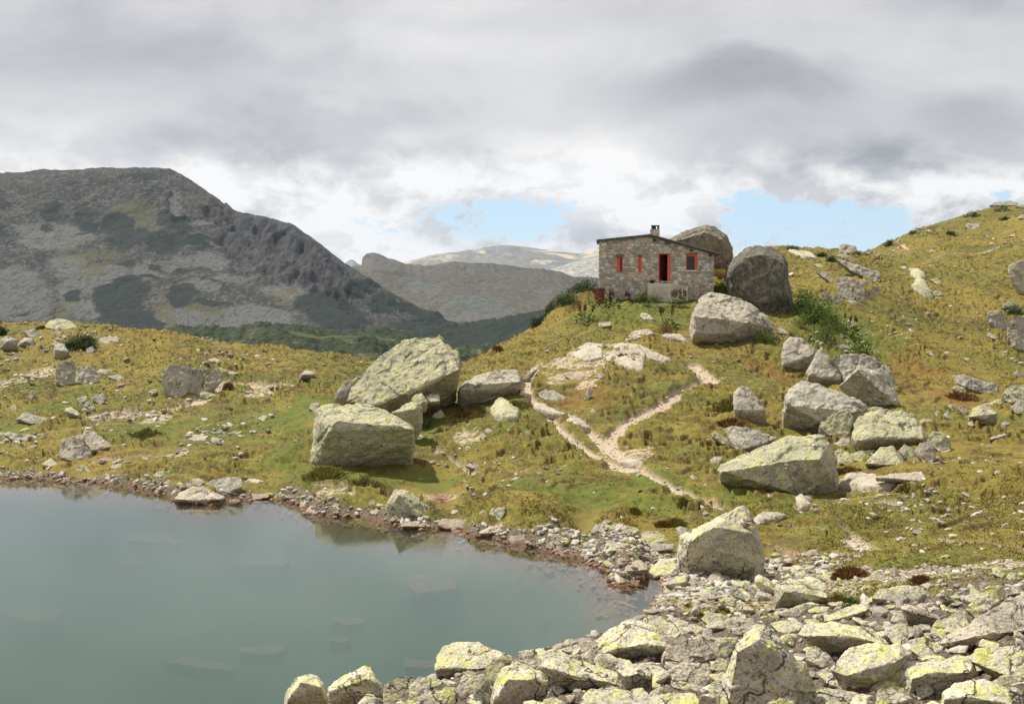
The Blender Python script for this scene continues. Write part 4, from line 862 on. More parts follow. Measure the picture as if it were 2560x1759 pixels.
L|R|300,1262 350,1200 420,1150 450,1270 430,1320 360,1302||Y|T=.7|rock|small rock wedged left of the long dark-edged slab
L|R|430,1330 510,1260 600,1290 560,1352||Y|T=.7|rock|roof-shaped stone in front of the long dark-edged slab
L|B|550,1360 600,1310 720,1300 800,1370 795,1460 700,1480 610,1430|600,1400 700,1370 790,1400|Y|T=.7|rock|many-faced lichened block below the long dark-edged slab
L|B|770,1310 850,1320 950,1390 930,1430 800,1450 785,1370|800,1400 940,1400|Y|T=.6|rock|wedge with a bright edge right of the many-faced block
L|B|900,1290 1060,1310 1200,1310 1205,1420 1160,1480 950,1420||P|T=.6|rock|grey-pink flat rock in front of the pale flat slab
L|R|920,1445 1000,1430 1190,1470 1200,1522 1150,1532 940,1472||Y|T=.4|rock|long bar-shaped stone with a mossy front edge
L|B|1320,1660 1320,1420 1390,1190 1430,1120 1500,1080 1560,1020 1620,1040 1710,1150 1760,1200 1900,1350 1960,1480 1980,1660|1340,1600 1400,1230 1560,1140 1700,1240 1850,1620|Y|T=.35;ov=0|boulder|biggest upright foreground boulder, gable-shaped with a broad flat face
L|B|1200,1150 1300,1130 1410,1120 1375,1200 1330,1262 1240,1252||Y|T=.5|rock|bright yellow rock at the upper left of the biggest foreground boulder
L|B|0,1225 100,1210 200,1240 400,1340 560,1380 640,1490 480,1470 250,1500 100,1400 0,1335|20,1330 180,1400 300,1450 460,1430|Y|T=.5|rock|long lichened slab slanting down at the left of the near bank
L|B|310,1560 350,1490 450,1470 600,1500 720,1480 780,1540 800,1640 310,1640||Y|T=.6|rock|rounded yellow-lichened rock at the bottom edge
L|R|160,1395 190,1340 300,1400 380,1480 250,1482||G|T=.6|rock|dark-fronted stone lying on the long slanting slab
L|R|1200,1335 1270,1260 1345,1280 1335,1362 1215,1352||Y|T=.7|rock|upper of two cube-like stones left of the biggest foreground boulder
L|R|1200,1375 1310,1372 1322,1430 1210,1452||Y|T=.8|rock|lower of two cube-like stones left of the biggest foreground boulder
L|R|1190,1465 1240,1430 1315,1450 1310,1500 1200,1510||G|T=.7|rock|grey rounded stone beneath the two cube-like stones
L|B|780,1545 900,1510 1100,1520 1160,1640 800,1640||Y|T=.6|rock|low yellow-crusted rock at the bottom edge left of the biggest boulder
L|B|1150,1545 1230,1500 1300,1480 1320,1640 1150,1640||Y|T=.6|rock|yellow-topped rock at the bottom edge touching the biggest boulder
L|R|870,1505 900,1450 930,1460 935,1500||G|T=.8|rock|small upright stone left of the bar-shaped stone
L|R|1150,985 1200,930 1300,950 1310,1020 1200,1032||Y|T=.7|rock|lichened stone on the near bank behind the yellow hump
L|R|1300,1005 1360,970 1420,1020 1405,1090 1340,1072||Y|T=.7|rock|bright yellow stone behind the biggest foreground boulder
L|R|1430,1062 1440,990 1560,1020 1540,1082||W|T=.7|rock|brown rock just behind the peak of the biggest foreground boulder
L|R|1150,1100 1170,1050 1230,1060 1240,1130 1190,1135||G|T=.8|rock|round grey stone between the yellow hump and the bright yellow rock
K|B|20,1640 60,1500 120,1400 200,1380 260,1390 310,1430 350,1560 350,1650|60,1560 150,1440 300,1470|Y|T=.6;db=16.9|boulder|leftmost foreground boulder, round-topped and standing in the lake
K|B|340,1560 350,1460 450,1430 570,1380 610,1310 660,1320 720,1430 760,1520 740,1580 620,1650 380,1630|350,1505 480,1490 600,1440 640,1400 740,1530|Y|T=.6|boulder|pointed foreground boulder second from the left
K|B|740,1560 750,1450 850,1395 940,1390 960,1430 940,1600 760,1620||Y|T=.6|rock|yellow-crusted rock between the pointed boulder and the split block
K|B|930,1440 1000,1400 1130,1420 1240,1480 1250,1640 900,1640||Y|T=.6|rock|broad lichened rock at the bottom edge below the split block
K|B|1115,1390 1120,1260 1170,1190 1250,1160 1410,1150 1480,1190 1640,1260 1640,1300 1460,1350 1300,1430 1200,1400|1120,1350 1200,1330 1420,1345|Y|T=.6|boulder|split block with a dark undercut, highest rock of the left foreground
K|B|1240,1480 1290,1430 1460,1365 1480,1400 1400,1500 1300,1560||Y|T=.6|rock|slanting rock under the right side of the split block
K|B|1380,1510 1480,1390 1510,1500 1500,1600 1400,1570||Y|T=.6|rock|narrow standing rock right of the slanting one
K|B|1465,1310 1510,1275 1610,1290 1600,1340 1530,1460 1500,1470 1475,1380||Y|T=.7|rock|lichened block right of the split block
K|B|1500,1640 1520,1520 1560,1400 1600,1320 1680,1290 1790,1330 1880,1390 1920,1460 1850,1570|1540,1560 1620,1420 1800,1420|Y|T=.6|boulder|broad rounded foreground boulder thick with yellow lichen
K|B|1690,1270 1710,1220 1800,1210 1999,1230 2040,1330 2000,1400 1930,1440 1850,1350||Y|T=.5|rock|flat lichened rock behind the broad rounded foreground boulder
K|R|1130,1435 1170,1410 1270,1440 1240,1482||Y|T=.8|rock|small stone in the undercut of the split block
K|R|1860,1640 1880,1560 1960,1540 2040,1580 2040,1640||Y|T=.8|rock|greenish stone at the bottom edge right of the broad rounded boulder
M|B|100,860 120,750 200,720 300,730 400,700 470,750 500,820 480,870 340,910 200,860|170,795 250,790 340,830 390,865 490,835|Y|T=.5|boulder|pale cleft boulder at the edge of the bare soil on the near bank
M|B|460,1000 600,910 730,865 780,890 770,930 650,1010 520,1015|500,1000 640,990 765,925|Y|T=.45|rock|long tilted slab with a dark undercut, right of the pale cleft boulder
M|B|810,840 860,780 980,750 1150,760 1210,810 1160,860 1050,880 920,850||Y|T=.4|rock|broad low lichened rock at the back of the near bank rubble
M|B|1000,905 1040,885 1140,900 1290,980 1250,1060 1130,1040 1060,1000|1020,920 1130,960 1280,990|P|T=.5|rock|smooth wedge with a triangular dark face on the near bank
M|B|270,1095 350,1000 480,1010 700,1030 830,1090 905,1160 750,1170 600,1195 540,1260 480,1230 400,1160|300,1110 500,1100 700,1120 880,1160|Y|T=.5|boulder|broad grey-green slab right of the biggest foreground boulder
M|R|330,1280 330,1190 400,1180 480,1230 550,1310 450,1335||Y|T=.6|rock|rounded rock hanging over a dark hole beside the broad grey-green slab
M|R|130,1105 230,1085 310,1110 290,1160 230,1152||Y|T=.7|rock|pale stone at the right shoulder of the biggest foreground boulder
M|B|510,1345 640,1200 760,1175 980,1170 1060,1240 1000,1300 900,1410 830,1500 650,1460 600,1410|600,1395 720,1405 830,1420 1000,1280|Y|T=.6|boulder|flat-topped boulder with a deep dark undercut in the lower right foreground
M|B|1510,890 1560,790 1650,745 1740,760 1750,830 1600,940 1530,915||Y|T=.6|boulder|roundish speckled boulder behind the huge slab at the right edge
M|B|1245,1050 1290,960 1450,920 1560,925 1560,1000 1460,1090 1340,1135 1260,1115||Y|T=.6|boulder|oval boulder resting against the huge slab at the right edge
M|B|1240,1165 1430,1110 1560,980 1760,850 1900,790 2050,800 2060,1190 1700,1195 1400,1192|1270,1170 1450,1130 1640,1090 1900,1065 2040,1060|P|T=.45|boulder|huge striped slab sloping out of the right edge
M|B|1500,1280 1560,1200 1850,1175 2050,1190 2050,1400 1800,1412 1700,1330||Y|T=.45|boulder|pale boulder at the right edge just under the huge striped slab
M|B|1040,1500 1060,1350 1130,1290 1400,1250 1520,1280 1540,1380 1380,1440 1250,1510 1100,1560|1080,1420 1200,1370 1500,1370|Y|T=.5|boulder|lichened boulder right of the deep-undercut flat-topped boulder
M|B|820,1600 850,1480 960,1460 1050,1480 1080,1560 1060,1660 830,1660||Y|T=.7|rock|bright yellow rounded rock at the bottom edge
M|B|1300,1640 1320,1510 1400,1440 1600,1420 1750,1480 1795,1560 1790,1650|1320,1560 1500,1540 1780,1590|Y|T=.5|boulder|brightest yellow boulder in the lower right corner
M|B|1780,1450 1850,1425 2050,1420 2050,1650 1810,1650||Y|T=.6|boulder|corner boulder right of the brightest yellow boulder
M|B|890,1460 930,1370 1000,1335 1080,1330 1100,1400 1030,1470||Y|T=.7|rock|grey rock between the deep-undercut boulder and its right neighbour
M|B|720,1050 740,1000 820,1000 890,1070 880,1112 800,1092||Y|T=.6|rock|pale block behind the broad grey-green slab
M|R|880,1100 900,1050 1000,1020 1090,1040 1120,1110 950,1135||Y|T=.6|rock|rock right of the pale block behind the broad slab
M|B|1070,1140 1180,1120 1350,1210 1340,1245 1150,1255 1080,1210||Y|T=.5|rock|low rock left of the huge striped slab's tip
M|R|925,1140 960,1105 1040,1110 1085,1190 1000,1210||P|T=.7|rock|pinkish rock above the deep-undercut flat-topped boulder
M|R|925,1015 950,940 1010,940 1055,1012||P|T=.7|rock|upright split stone below the broad low lichened rock
M|R|1090,1030 1130,1030 1165,1090 1130,1112||W|T=.8|rock|rusty upright stone beside the smooth wedge
M|R|1165,1110 1200,1080 1260,1110 1240,1152||Y|T=.8|rock|small oval stone at the lower left of the oval boulder
M|R|60,1015 180,990 300,1010 310,1060 200,1092 130,1082||Y|T=.6|rock|lichened rock behind the right shoulder of the biggest boulder
M|R|160,925 250,900 330,920 260,985 180,982||P|T=.6|rock|pale rock under the pale cleft boulder
M|R|340,925 400,895 500,900 480,940 350,947||Y|T=.5|rock|flat rock right under the pale cleft boulder
M|R|1140,745 1200,725 1260,740 1200,777||P|T=.7|rock|light oval stone on the upper rubble
M|R|780,680 830,640 900,650 890,690 820,695||G|T=.7|rock|grey rock at the upper edge of the rubble beside the rusty bush
M|R|925,690 930,630 960,610 990,650 970,692||P|T=.8|rock|upright pale rock right of the grey rock at the rubble's upper edge
M|R|1140,610 1170,580 1230,620 1210,652||P|T=.8|rock|white rock in the turf above the rubble
M|R|1645,660 1670,635 1720,632 1760,665 1730,702||L|T=.7|rock|left of a pair of rounded rocks at the rubble's upper right edge
M|R|1755,695 1780,650 1830,655 1862,705 1800,722||L|T=.7|rock|right of a pair of rounded rocks at the rubble's upper right edge
M|B|330,1650 350,1510 480,1470 560,1490 820,1540 810,1650||Y|T=.6|rock|grey-yellow rock at the bottom edge right of the biggest boulder
M|B|400,1370 480,1335 580,1380 640,1440 640,1490 500,1460||Y|T=.6|rock|pale rock behind the grey-yellow one at the bottom edge
M|R|300,530 340,495 400,490 430,530 350,545||P|T=.6|rock|pink-white rock in the eroded path strip
M|R|1085,370 1095,348 1150,355 1155,378 1120,383||P|T=.7|rock|white rock at the left start of the lower right trail
M|R|875,365 920,355 940,370 910,382||P|T=.6|rock|flat light stone on the soil left of the lower right trail
M|s|-60,300 0,250 130,250 200,265 130,290 0,320||P|h=.14|rock_slab|pale flat slab in the turf right behind the cairn boulder
'''
boul = {}
for ln in ROCKS.strip().split('\n'):
    reg, knd, outl, ridge, mat, opt, cat, label = [q.strip() for q in ln.split('|')]
    op = dict(q.split('=') for q in opt.split(';') if q)
    flat = knd == 's' or ridge == 's'
    lists = []; wpx = 0; allx = []
    for part in outl.split(';'):
        o = P(reg, part)
        if (reg in 'KLM' and knd == 'B') or (reg == 'Q' and knd == 'o'):
            mx_ = sum(q[0] for q in o)/len(o); my_ = sum(q[1] for q in o)/len(o); o = [(mx_+(q[0]-mx_)*1.07, my_+(q[1]-my_)*1.05) for q in o]
        allx += [q[0] for q in o]
        if flat: lists.append([q for q in slab_points(o, float(op['h']))])
        else:
            pts, d0 = body_points(o, P(reg, ridge) if ridge and ';' not in outl else [], float(op['T']), 0, float(op.get('tl', 1.0)), float(op['db']) if 'db' in op else None, float(op.get('ov', .42)))
            lists.append(pts)
    wpx = (max(allx)-min(allx))*.4
    nvox = int(min(150, max(22, wpx*1.2)))
    name = cat
    if knd == 'o':
        c = np.concatenate([np.array(q) for q in lists]).mean(0); root = bpy.data.objects.new(name, None); COL.objects.link(root); root.location = tuple(c)
        tag(root, label, cat.replace('_', ' '))
        for l in lists:
            q = finish_rock('rock_block', [l], mat, None, None, max(20, nvox*2//3)); q.parent = root; q.location = q.location-Vector(c)
        continue
    o = finish_rock(name, lists, mat, label, cat.replace('_', ' '), nvox)
    boul[label] = o

# ------------------------------------------------------------------ the stone hut
def simple_mat(name, col, rough=.85, var=.25, sc=8, bmp=.3, spec=.25, metal=0):
    m, t, b = material(name); p = t.pos(); n = t.noise(p, sc, 6, .7)
    t.put(b.inputs['Base Color'], t.mix(t.step(n, .3, .7), tuple(c*(1-var) for c in col), tuple(min(1, c*(1+var)) for c in col)))
    b.inputs['Roughness'].default_value = rough; b.inputs['Specular IOR Level'].default_value = spec; b.inputs['Metallic'].default_value = metal
    bump(t, b, n, bmp, .02)
    return m
M_RED = simple_mat('red_paint', (.80,.075,.022), .5, .25, 14, .2, .4)
M_CONC = simple_mat('weathered_concrete', (.50,.45,.36), .9, .25, 3, .4)
M_LINT = simple_mat('mossy_lintel', (.13,.13,.095), .9, .3, 9, .4)
M_SILL = simple_mat('white_sill', (.68,.68,.66), .7, .1)
M_DARKW = simple_mat('dark_timber', (.055,.038,.028), .85, .3, 12)
M_ROOF = simple_mat('roof_slab', (.15,.14,.125), .85, .35, 5, .5)
M_SHEET = simple_mat('roof_sheet_edge', (.30,.32,.37), .5, .25, 6, .3, .4)
M_BLACK = simple_mat('black_cloth', (.018,.018,.022), .7, .3, 20)
M_RUST = simple_mat('rusty_iron', (.20,.062,.028), .8, .45, 14, .4, .3, .2)
M_IRON = simple_mat('blackened_iron', (.035,.035,.045), .5, .3, 14, .3, .4, .5)
mg, t, b_ = material('bottle_plastic'); b_.inputs['Base Color'].default_value = (.45,.55,.60,1); b_.inputs['Roughness'].default_value = .15; b_.inputs['Transmission Weight'].default_value = .5
M_PLAST = mg
mgl, t, b_ = material('dark_window_glass'); b_.inputs['Base Color'].default_value = (.012,.012,.014,1); b_.inputs['Roughness'].default_value = .08; b_.inputs['Specular IOR Level'].default_value = .5
M_GLASS = mgl
M_STONE, t, b_ = material('rubble_masonry'); p = t.pos(); sid = t.attr('stone'); mo = t.attr('mortar')
n = t.noise(p, 9, 5, .75); nb2 = t.noise(p, 30, 3, .7)
rmp = t.node('ShaderNodeValToRGB'); t.put(rmp.inputs[0], sid); el = rmp.color_ramp.elements
el[0].position = 0; el[0].color = (.17,.155,.13,1); el[1].position = 1; el[1].color = (.42,.395,.34,1)
for pos_, c in [(.18,(.27,.20,.145)),(.32,(.34,.31,.25)),(.45,(.20,.20,.19)),(.58,(.36,.24,.165)),(.70,(.29,.275,.22)),(.82,(.43,.36,.28)),(.9,(.16,.13,.11))]:
    e = rmp.color_ramp.elements.new(pos_); e.color = (*c, 1)
rmp.color_ramp.interpolation = 'CONSTANT'
col = t.mix(t.step(n, .35, .65), t.mix(.35, rmp.outputs[0], (.16,.14,.12)), rmp.outputs[0])
col = t.mix(1.0, col, (1.85, 1.92, 1.96), 'MULTIPLY')
col = t.mix(t.m('MULTIPLY', t.step(nb2, .56, .66), .5), col, (.45,.43,.38))
col = t.mix(t.step(mo, .45, .75), col, t.mix(t.step(n, .4, .6), (.30,.26,.20), (.55,.49,.38)))
t.put(b_.inputs['Base Color'], col); bump(t, b_, t.m('ADD', n, t.m('MULTIPLY', nb2, .4)), .6, .03)

KI = .00411; HD = 71.0
hp = at(1460+235*.1593, 540+1240*.1593, HD); phi = math.atan((1497.4-CX)/FPX)
hut = tag(bpy.data.objects.new('stone_hut', None), 'small stone hut with red-framed openings and a chimney, on top of the grassy knoll', 'hut')
COL.objects.link(hut); hut.location = tuple(hp); hut.rotation_euler = (0, 0, -phi)
fx = lambda X: (X-235)*KI
fz = lambda Y: (1240-Y)*KI
def box_bm(bm, x0, x1, y0, y1, z0, z1):
    vs = [bm.verts.new((x, y, z)) for x in (x0, x1) for y in (y0, y1) for z in (z0, z1)]
    for f in [(0,1,3,2),(4,6,7,5),(0,4,5,1),(2,3,7,6),(0,2,6,4),(1,5,7,3)]: bm.faces.new([vs[i] for i in f])
def part(name, bm, mat, parent, bev=.0, loc=None):
    if bev:
        bmesh.ops.bevel(bm, geom=bm.edges[:], offset=bev, segments=2, affect='EDGES', profile=.7)
    bmesh.ops.recalc_face_normals(bm, faces=bm.faces[:])
    me = bpy.data.meshes.new(name); bm.to_mesh(me); bm.free()
    return new_obj(name, me, mat, parent, loc)
def box_part(name, x0, x1, y0, y1, z0, z1, mat, parent, bev=.01):
    bm = bmesh.new(); box_bm(bm, x0, x1, y0, y1, z0, z1); return part(name, bm, mat, parent, bev)
HW, HDEP = fx(2015), 4.4
ROOFL, ROOFP, ROOFR = (200, 382), (1025, 300), (2110, 606)
def rooftop(x):    # underside of the roof over the wall, metres
    Xp = x/KI+235
    return fz(np.interp(Xp, [235, 1025, 2110], [400, 326, 632]))
OPEN = [(fx(512), fx(604), fz(880), fz(648)), (fx(845), fx(898), fz(885), fz(630)), (fx(1163), fx(1338), fz(1030), fz(590)), (fx(1585), fx(1758), fz(852), fz(603))]
def wall_mesh(width, topf, openings, seed, step=.042, thick=.38):
    """rubble wall: stones stand proud of the mortar; openings have real reveals"""
    xs = np.linspace(0, width, int(width/step)+1)
    xs = np.unique(np.round(np.r_[xs, [o for q in openings for o in q[:2]]], 4)); zmax = topf(np.linspace(0, width, 200)).max()
    zs = np.linspace(-1.0, zmax, int((zmax+1)/step)+1); zs = np.unique(np.round(np.r_[zs, [o for q in openings for o in q[2:]]], 4))
    r = np.random.default_rng(seed); sx, sz = .33, .18; seeds = []
    for j, zz0 in enumerate(np.arange(-1.1, zmax+.2, sz)):
        x = -.2+r.uniform(0, .2)
        while x < width+.3:
            seeds.append((x, zz0+r.normal(0, .035))); x += sx*r.uniform(.55, 1.5)
    seeds = np.array(seeds); cols = r.uniform(0, 1, len(seeds)); push = r.uniform(.0, .05, len(seeds))
    Xg, Zg = np.meshgrid(xs, zs); tz = topf(Xg); Zc_ = np.minimum(Zg, tz)
    q = np.stack([Xg.ravel(), Zc_.ravel()*1.55], 1); sd = seeds*np.array([1, 1.55])
    q = q+np.stack([pn(q[:, 0]*4, q[:, 1]*4, 1.0), pn(q[:, 0]*4, q[:, 1]*4, 5.0)], 1)*.06
    d = np.sqrt(((q[:, None]-sd[None])**2).sum(-1)); o = np.argpartition(d, 1, axis=1)[:, :2]
    da = np.take_along_axis(d, o, 1); i1 = np.where(da[:, 0] < da[:, 1], o[:, 0], o[:, 1]); e = np.abs(da[:, 0]-da[:, 1])
    mort = 1-sstep(e, .012, .055); rel = sstep(e, .0, .07)*(.035+push[i1])+fbm(q[:, 0]*8, q[:, 1]*8, 3.0, 3)*.012
    nx, nz = len(xs), len(zs)
    V = np.stack([Xg.ravel(), -rel+.05, Zc_.ravel()], 1); Vb = np.stack([Xg.ravel(), np.full(nx*nz, thick), Zc_.ravel()], 1)
    V = np.r_[V, Vb]; N0 = nx*nz
    keep = np.zeros((nz-1, nx-1), bool)
    cx = (xs[:-1]+xs[1:])/2; cz = (zs[:-1]+zs[1:])/2
    for j in range(nz-1):
        ok = zs[j] < topf(cx)-.001
        for (a, b, c, d_) in openings: ok &= ~((cx > a) & (cx < b) & (cz[j] > c) & (cz[j] < d_))
        keep[j] = ok
    F = []
    I = lambda j, i: j*nx+i
    for j in range(nz-1):
        for i in range(nx-1):
            if not keep[j, i]: continue
            a, b, c, d_ = I(j, i), I(j, i+1), I(j+1, i+1), I(j+1, i)
            F.append((a, b, c, d_)); F.append((b+N0, a+N0, d_+N0, c+N0))
            if i == 0 or not keep[j, i-1]: F.append((a, d_, d_+N0, a+N0))
            if i == nx-2 or not keep[j, i+1]: F.append((b, b+N0, c+N0, c))
            if j == 0 or not keep[j-1, i]: F.append((a, a+N0, b+N0, b))
            if j == nz-2 or not keep[j+1, i]: F.append((d_, c, c+N0, d_+N0))
    st = cols[i1]
    return np_mesh('wall', V, np.array(F), False, dict(stone=np.r_[st, st], mortar=np.r_[mort, mort]))
w1 = new_obj('front_wall', wall_mesh(HW, rooftop, OPEN, 1), M_STONE, hut)
wl = new_obj('side_wall', wall_mesh(HDEP-.4, lambda x: np.full(np.shape(x), rooftop(0)), [], 2, .08), M_STONE, hut, (0, HDEP, 0)); wl.rotation_euler = (0, 0, -math.pi/2)
wr = new_obj('side_wall', wall_mesh(HDEP-.4, lambda x: np.full(np.shape(x), rooftop(HW)), [], 3, .08), M_STONE, hut, (HW, .4, 0)); wr.rotation_euler = (0, 0, math.pi/2)
wb = new_obj('back_wall', wall_mesh(HW, lambda x: rooftop(HW-x), [], 4, .08), M_STONE, hut, (HW, HDEP+.4, 0)); wb.rotation_euler = (0, 0, math.pi)
box_part('floor', .4, HW-.4, .4, HDEP-.05, -.1, fz(1035), M_DARKW, hut, 0)
# roof: two slabs meeting at an off-centre ridge
def slope_slab(name, a, b, t, y0, y1, mat, parent, n=14, seed=0):
    bm = bmesh.new(); r = random.Random(seed); rows = []
    for i in range(n+1):
        f = i/n; x = a[0]+(b[0]-a[0])*f; z = a[1]+(b[1]-a[1])*f
        j = r.uniform(-.02, .02); k = r.uniform(-.006, .006)
        rows.append([bm.verts.new(c) for c in ((x, y0+j, z+k), (x, y1, z+k), (x, y1, z-t+k), (x, y0+j, z-t+k))])
    for A_, B_ in zip(rows[:-1], rows[1:]):
        for q in range(4): bm.faces.new((A_[q], B_[q], B_[(q+1) % 4], A_[(q+1) % 4]))
    bm.faces.new(rows[0]); bm.faces.new(rows[-1][::-1])
    return part(name, bm, mat, parent)
rf = bpy.data.objects.new('roof', None); COL.objects.link(rf); rf.parent = hut
pL = (fx(198), fz(380)); pP = (fx(1028), fz(296)); pR = (fx(2112), fz(600))
slope_slab('roof_slab', (pL[0], pL[1]), (pP[0], pP[1]), .085, -.22, HDEP+.6, M_ROOF, rf, 14, 1)
slope_slab('roof_slab', (pP[0]+.004, pP[1]), pR, .085, -.28, HDEP+.6, M_ROOF, rf, 16, 2)
slope_slab('roof_covering', (pL[0]-.03, pL[1]+.024), (pP[0], pP[1]+.026), .022, -.27, HDEP+.65, M_SHEET, rf, 14, 3)
slope_slab('roof_covering', (pP[0]-.02, pP[1]+.027), (pR[0]+.03, pR[1]+.025), .022, -.33, HDEP+.65, M_SHEET, rf, 16, 4)
for X, Yc in [(1095, 375), (1290, 425), (1660, 532), (1960, 612)]:
    box_part('rafter_end', fx(X-28), fx(X+28), -.16, .3, fz(Yc+22), fz(Yc-6), M_DARKW, hut, .01)
# chimney
cw_ = fx(1185)-fx(1038)
ch = new_obj('chimney', wall_mesh(cw_, lambda x: np.full(np.shape(x), 1.55), [], 9, .035, .55), M_STONE, hut, (fx(1038), .95, fz(200)-1.55))
bm = bmesh.new()
x0, x1 = fx(1062), fx(1180); zb, zt = fz(203), fz(140)
for a, b in ((x0, x0+.13), (x1-.11, x1)):
    for y in (.97, 1.38): box_bm(bm, a, b, y, y+.12, zb, zt-.05)
box_bm(bm, x0+.02, x1-.20, 1.10, 1.38, zb, zt-.05)
part('chimney_cowl', bm, M_IRON, ch, .008, (-fx(1038), -.95, -(fz(200)-1.55)))
bm = bmesh.new(); box_bm(bm, x0-.03, x1+.02, .93, 1.52, zt-.047, zt); part('chimney_cap', bm, M_IRON, ch, .012, (-fx(1038), -.95, -(fz(200)-1.55)))
# lintels, sill
box_part('lintel', fx(495), fx(612), -.07, .25, fz(646), fz(596), M_LINT, hut, .015)
box_part('lintel', fx(828), fx(903), -.06, .25, fz(628), fz(612), M_LINT, hut, .01)
box_part('lintel', fx(1160), fx(1352), -.075, .25, fz(588), fz(515), M_CONC, hut, .015)
box_part('lintel', fx(1580), fx(1765), -.06, .25, fz(601), fz(583), M_LINT, hut, .01)
def window(x0, x1, z0, z1, bars, name='window', y=.05):
    bm = bmesh.new(); xi = x0; 
    L, R_, Tt, Bb = bars
    box_bm(bm, x0+.004, x0+L, y, y+.09, z0, z1); box_bm(bm, x1-R_, x1-.004, y, y+.09, z0, z1)
    box_bm(bm, x0+L, x1-R_, y, y+.088, z1-Tt, z1-.003); box_bm(bm, x0+L, x1-R_, y, y+.088, z0+.003, z0+Bb)
    fr_ = part('window_frame', bm, M_RED, None, 0); fr_.name = 'window'; fr_.parent = hut
    box_part('pane', x0+L, x1-R_, y+.055, y+.065, z0+Bb, z1-Tt, M_GLASS, fr_, 0)
    return fr_
w = window(*OPEN[0], (.06,.045,.03,.03)); box_part('shutter', fx(530), fx(558), .02, .048, fz(874), fz(656), M_RED, w, .005)
w = window(*OPEN[1], (.05,.06,.03,.03)); box_part('shutter', fx(862), fx(884), .02, .048, fz(878), fz(640), M_RED, w, .005)
w = window(*OPEN[3], (.045,.15,.13,.02), y=.06); box_part('glazing_bar', fx(1664), fx(1668), .085, .112, fz(846), fz(640), M_DARKW, w, 0)
box_part('curtain', fx(1672), fx(1712), .19, .21, fz(846), fz(636), M_DARKW, w, 0)
box_part('window_sill', fx(1580), fx(1762), -.10, .1, fz(872), fz(853), M_SILL, hut, .01)
dr = bpy.data.objects.new('door', None); COL.objects.link(dr); dr.parent = hut
bm = bmesh.new(); box_bm(bm, fx(1300), fx(1337), .03, .14, fz(1028), fz(592)); box_bm(bm, fx(1165), fx(1300), .03, .138, fz(606), fz(592)); box_bm(bm, fx(1165), fx(1174), .03, .139, fz(1028), fz(607))
part('door_frame', bm, M_RED, dr, 0)
bm = bmesh.new(); box_bm(bm, -.02, .02, 0, .80, fz(1022), fz(612)); lf = part('door_leaf', bm, simple_mat('dark_red_door', (.10,.014,.010), .6, .3, 10), dr, .006, (fx(1180), .16, 0)); lf.rotation_euler = (0, 0, R(-28))
box_part('threshold', fx(1190), fx(1360), -.10, .12, fz(1040), fz(1021), M_CONC, hut, .01)
# concrete step
bm = bmesh.new(); n_ = 16; rows = []; rr = random.Random(5)
for i in range(n_+1):
    f = i/n_; x = fx(985)+(fx(1605)-fx(985))*f; z = fz(1056)+(fz(1100)-fz(1056))*max(0, (f-.55)/.45)**1.2+rr.uniform(-.012, .012)
    rows.append([bm.verts.new(c) for c in ((x, -.85+rr.uniform(-.01,.01), -1.0), (x, -.85+rr.uniform(-.01,.01), z-.03), (x, -.82, z), (x, -.0, z+.01), (x, 0, -1.0))])
for A_, B_ in zip(rows[:-1], rows[1:]):
    for q in range(4): bm.faces.new((A_[q], B_[q], B_[q+1], A_[q+1]))
bm.faces.new(rows[0]); bm.faces.new(rows[-1][::-1]); part('concrete_step', bm, M_CONC, hut)
for X0, X1, Y0, Y1, dz in [(1610,1700,1175,1245,.0),(1700,1790,1160,1240,.0),(1615,1760,1110,1165,.2)]:
    bm = bmesh.new(); box_bm(bm, fx(X0), fx(X1), -.45+dz, -.04, fz(Y1)-.3, fz(Y0)); part('footing_stone', bm, MATS['G'], hut, .05)

# things by the door and corner
HM = Matrix.Translation(hp) @ Matrix.Rotation(-phi, 4, 'Z')
def hloc(X, y, Yp): return HM @ Vector((fx(X), y, fz(Yp)))
def lathe_bm(prof, n=20, bm=None):
    bm = bm or bmesh.new(); rings = []
    for r_, z in prof: rings.append([bm.verts.new((r_*math.cos(2*math.pi*i/n), r_*math.sin(2*math.pi*i/n), z)) for i in range(n)])
    for a, b in zip(rings[:-1], rings[1:]):
        for i in range(n): bm.faces.new((a[i], a[(i+1) % n], b[(i+1) % n], b[i]))
    bm.faces.new(rings[0][::-1]); bm.faces.new(rings[-1]); return bm
def ball_pts(c, r, seed, n=40):
    rr = np.random.default_rng(seed); q = rr.normal(size=(n, 3)); q /= np.linalg.norm(q, axis=1)[:, None]; return q*np.array(r)+np.array(c)
def empty_thing(name, loc, label, cat, group=None):
    e = bpy.data.objects.new(name, None); COL.objects.link(e); e.location = tuple(loc); return tag(e, label, cat, group)
bp = empty_thing('backpack', hloc(1062, -.45, 1056), 'black backpack lying on the concrete step left of the hut door', 'backpack')
me = rock_mesh('bag', [[tuple(q) for q in ball_pts((0, 0, .10), (.20, .14, .11), 3)]], 26, 1, .6); new_obj('bag', me, M_BLACK, bp)
me = rock_mesh('lid', [[tuple(q) for q in ball_pts((-.05, -.02, .17), (.12, .10, .05), 4)]], 16, 1, .6); new_obj('lid_pocket', me, M_BLACK, bp)
bo = empty_thing('bottle', hloc(1197, -.4, 1056), 'clear plastic bottle standing on the step by the door', 'bottle')
part('body', lathe_bm([(.035,0),(.038,.02),(.038,.15),(.015,.19),(.014,.205)], 14), M_PLAST, bo)
part('cap', lathe_bm([(.017,.206),(.017,.226)], 12), M_SILL, bo)
bx_ = at(1460+235*.1593, 540+1330*.1593, hit(1460+235*.1593, 540+1330*.1593)-.0)
br = empty_thing('barrel', tuple(bx_), 'rusty brown barrel with a black cover beside the left corner of the hut', 'barrel')
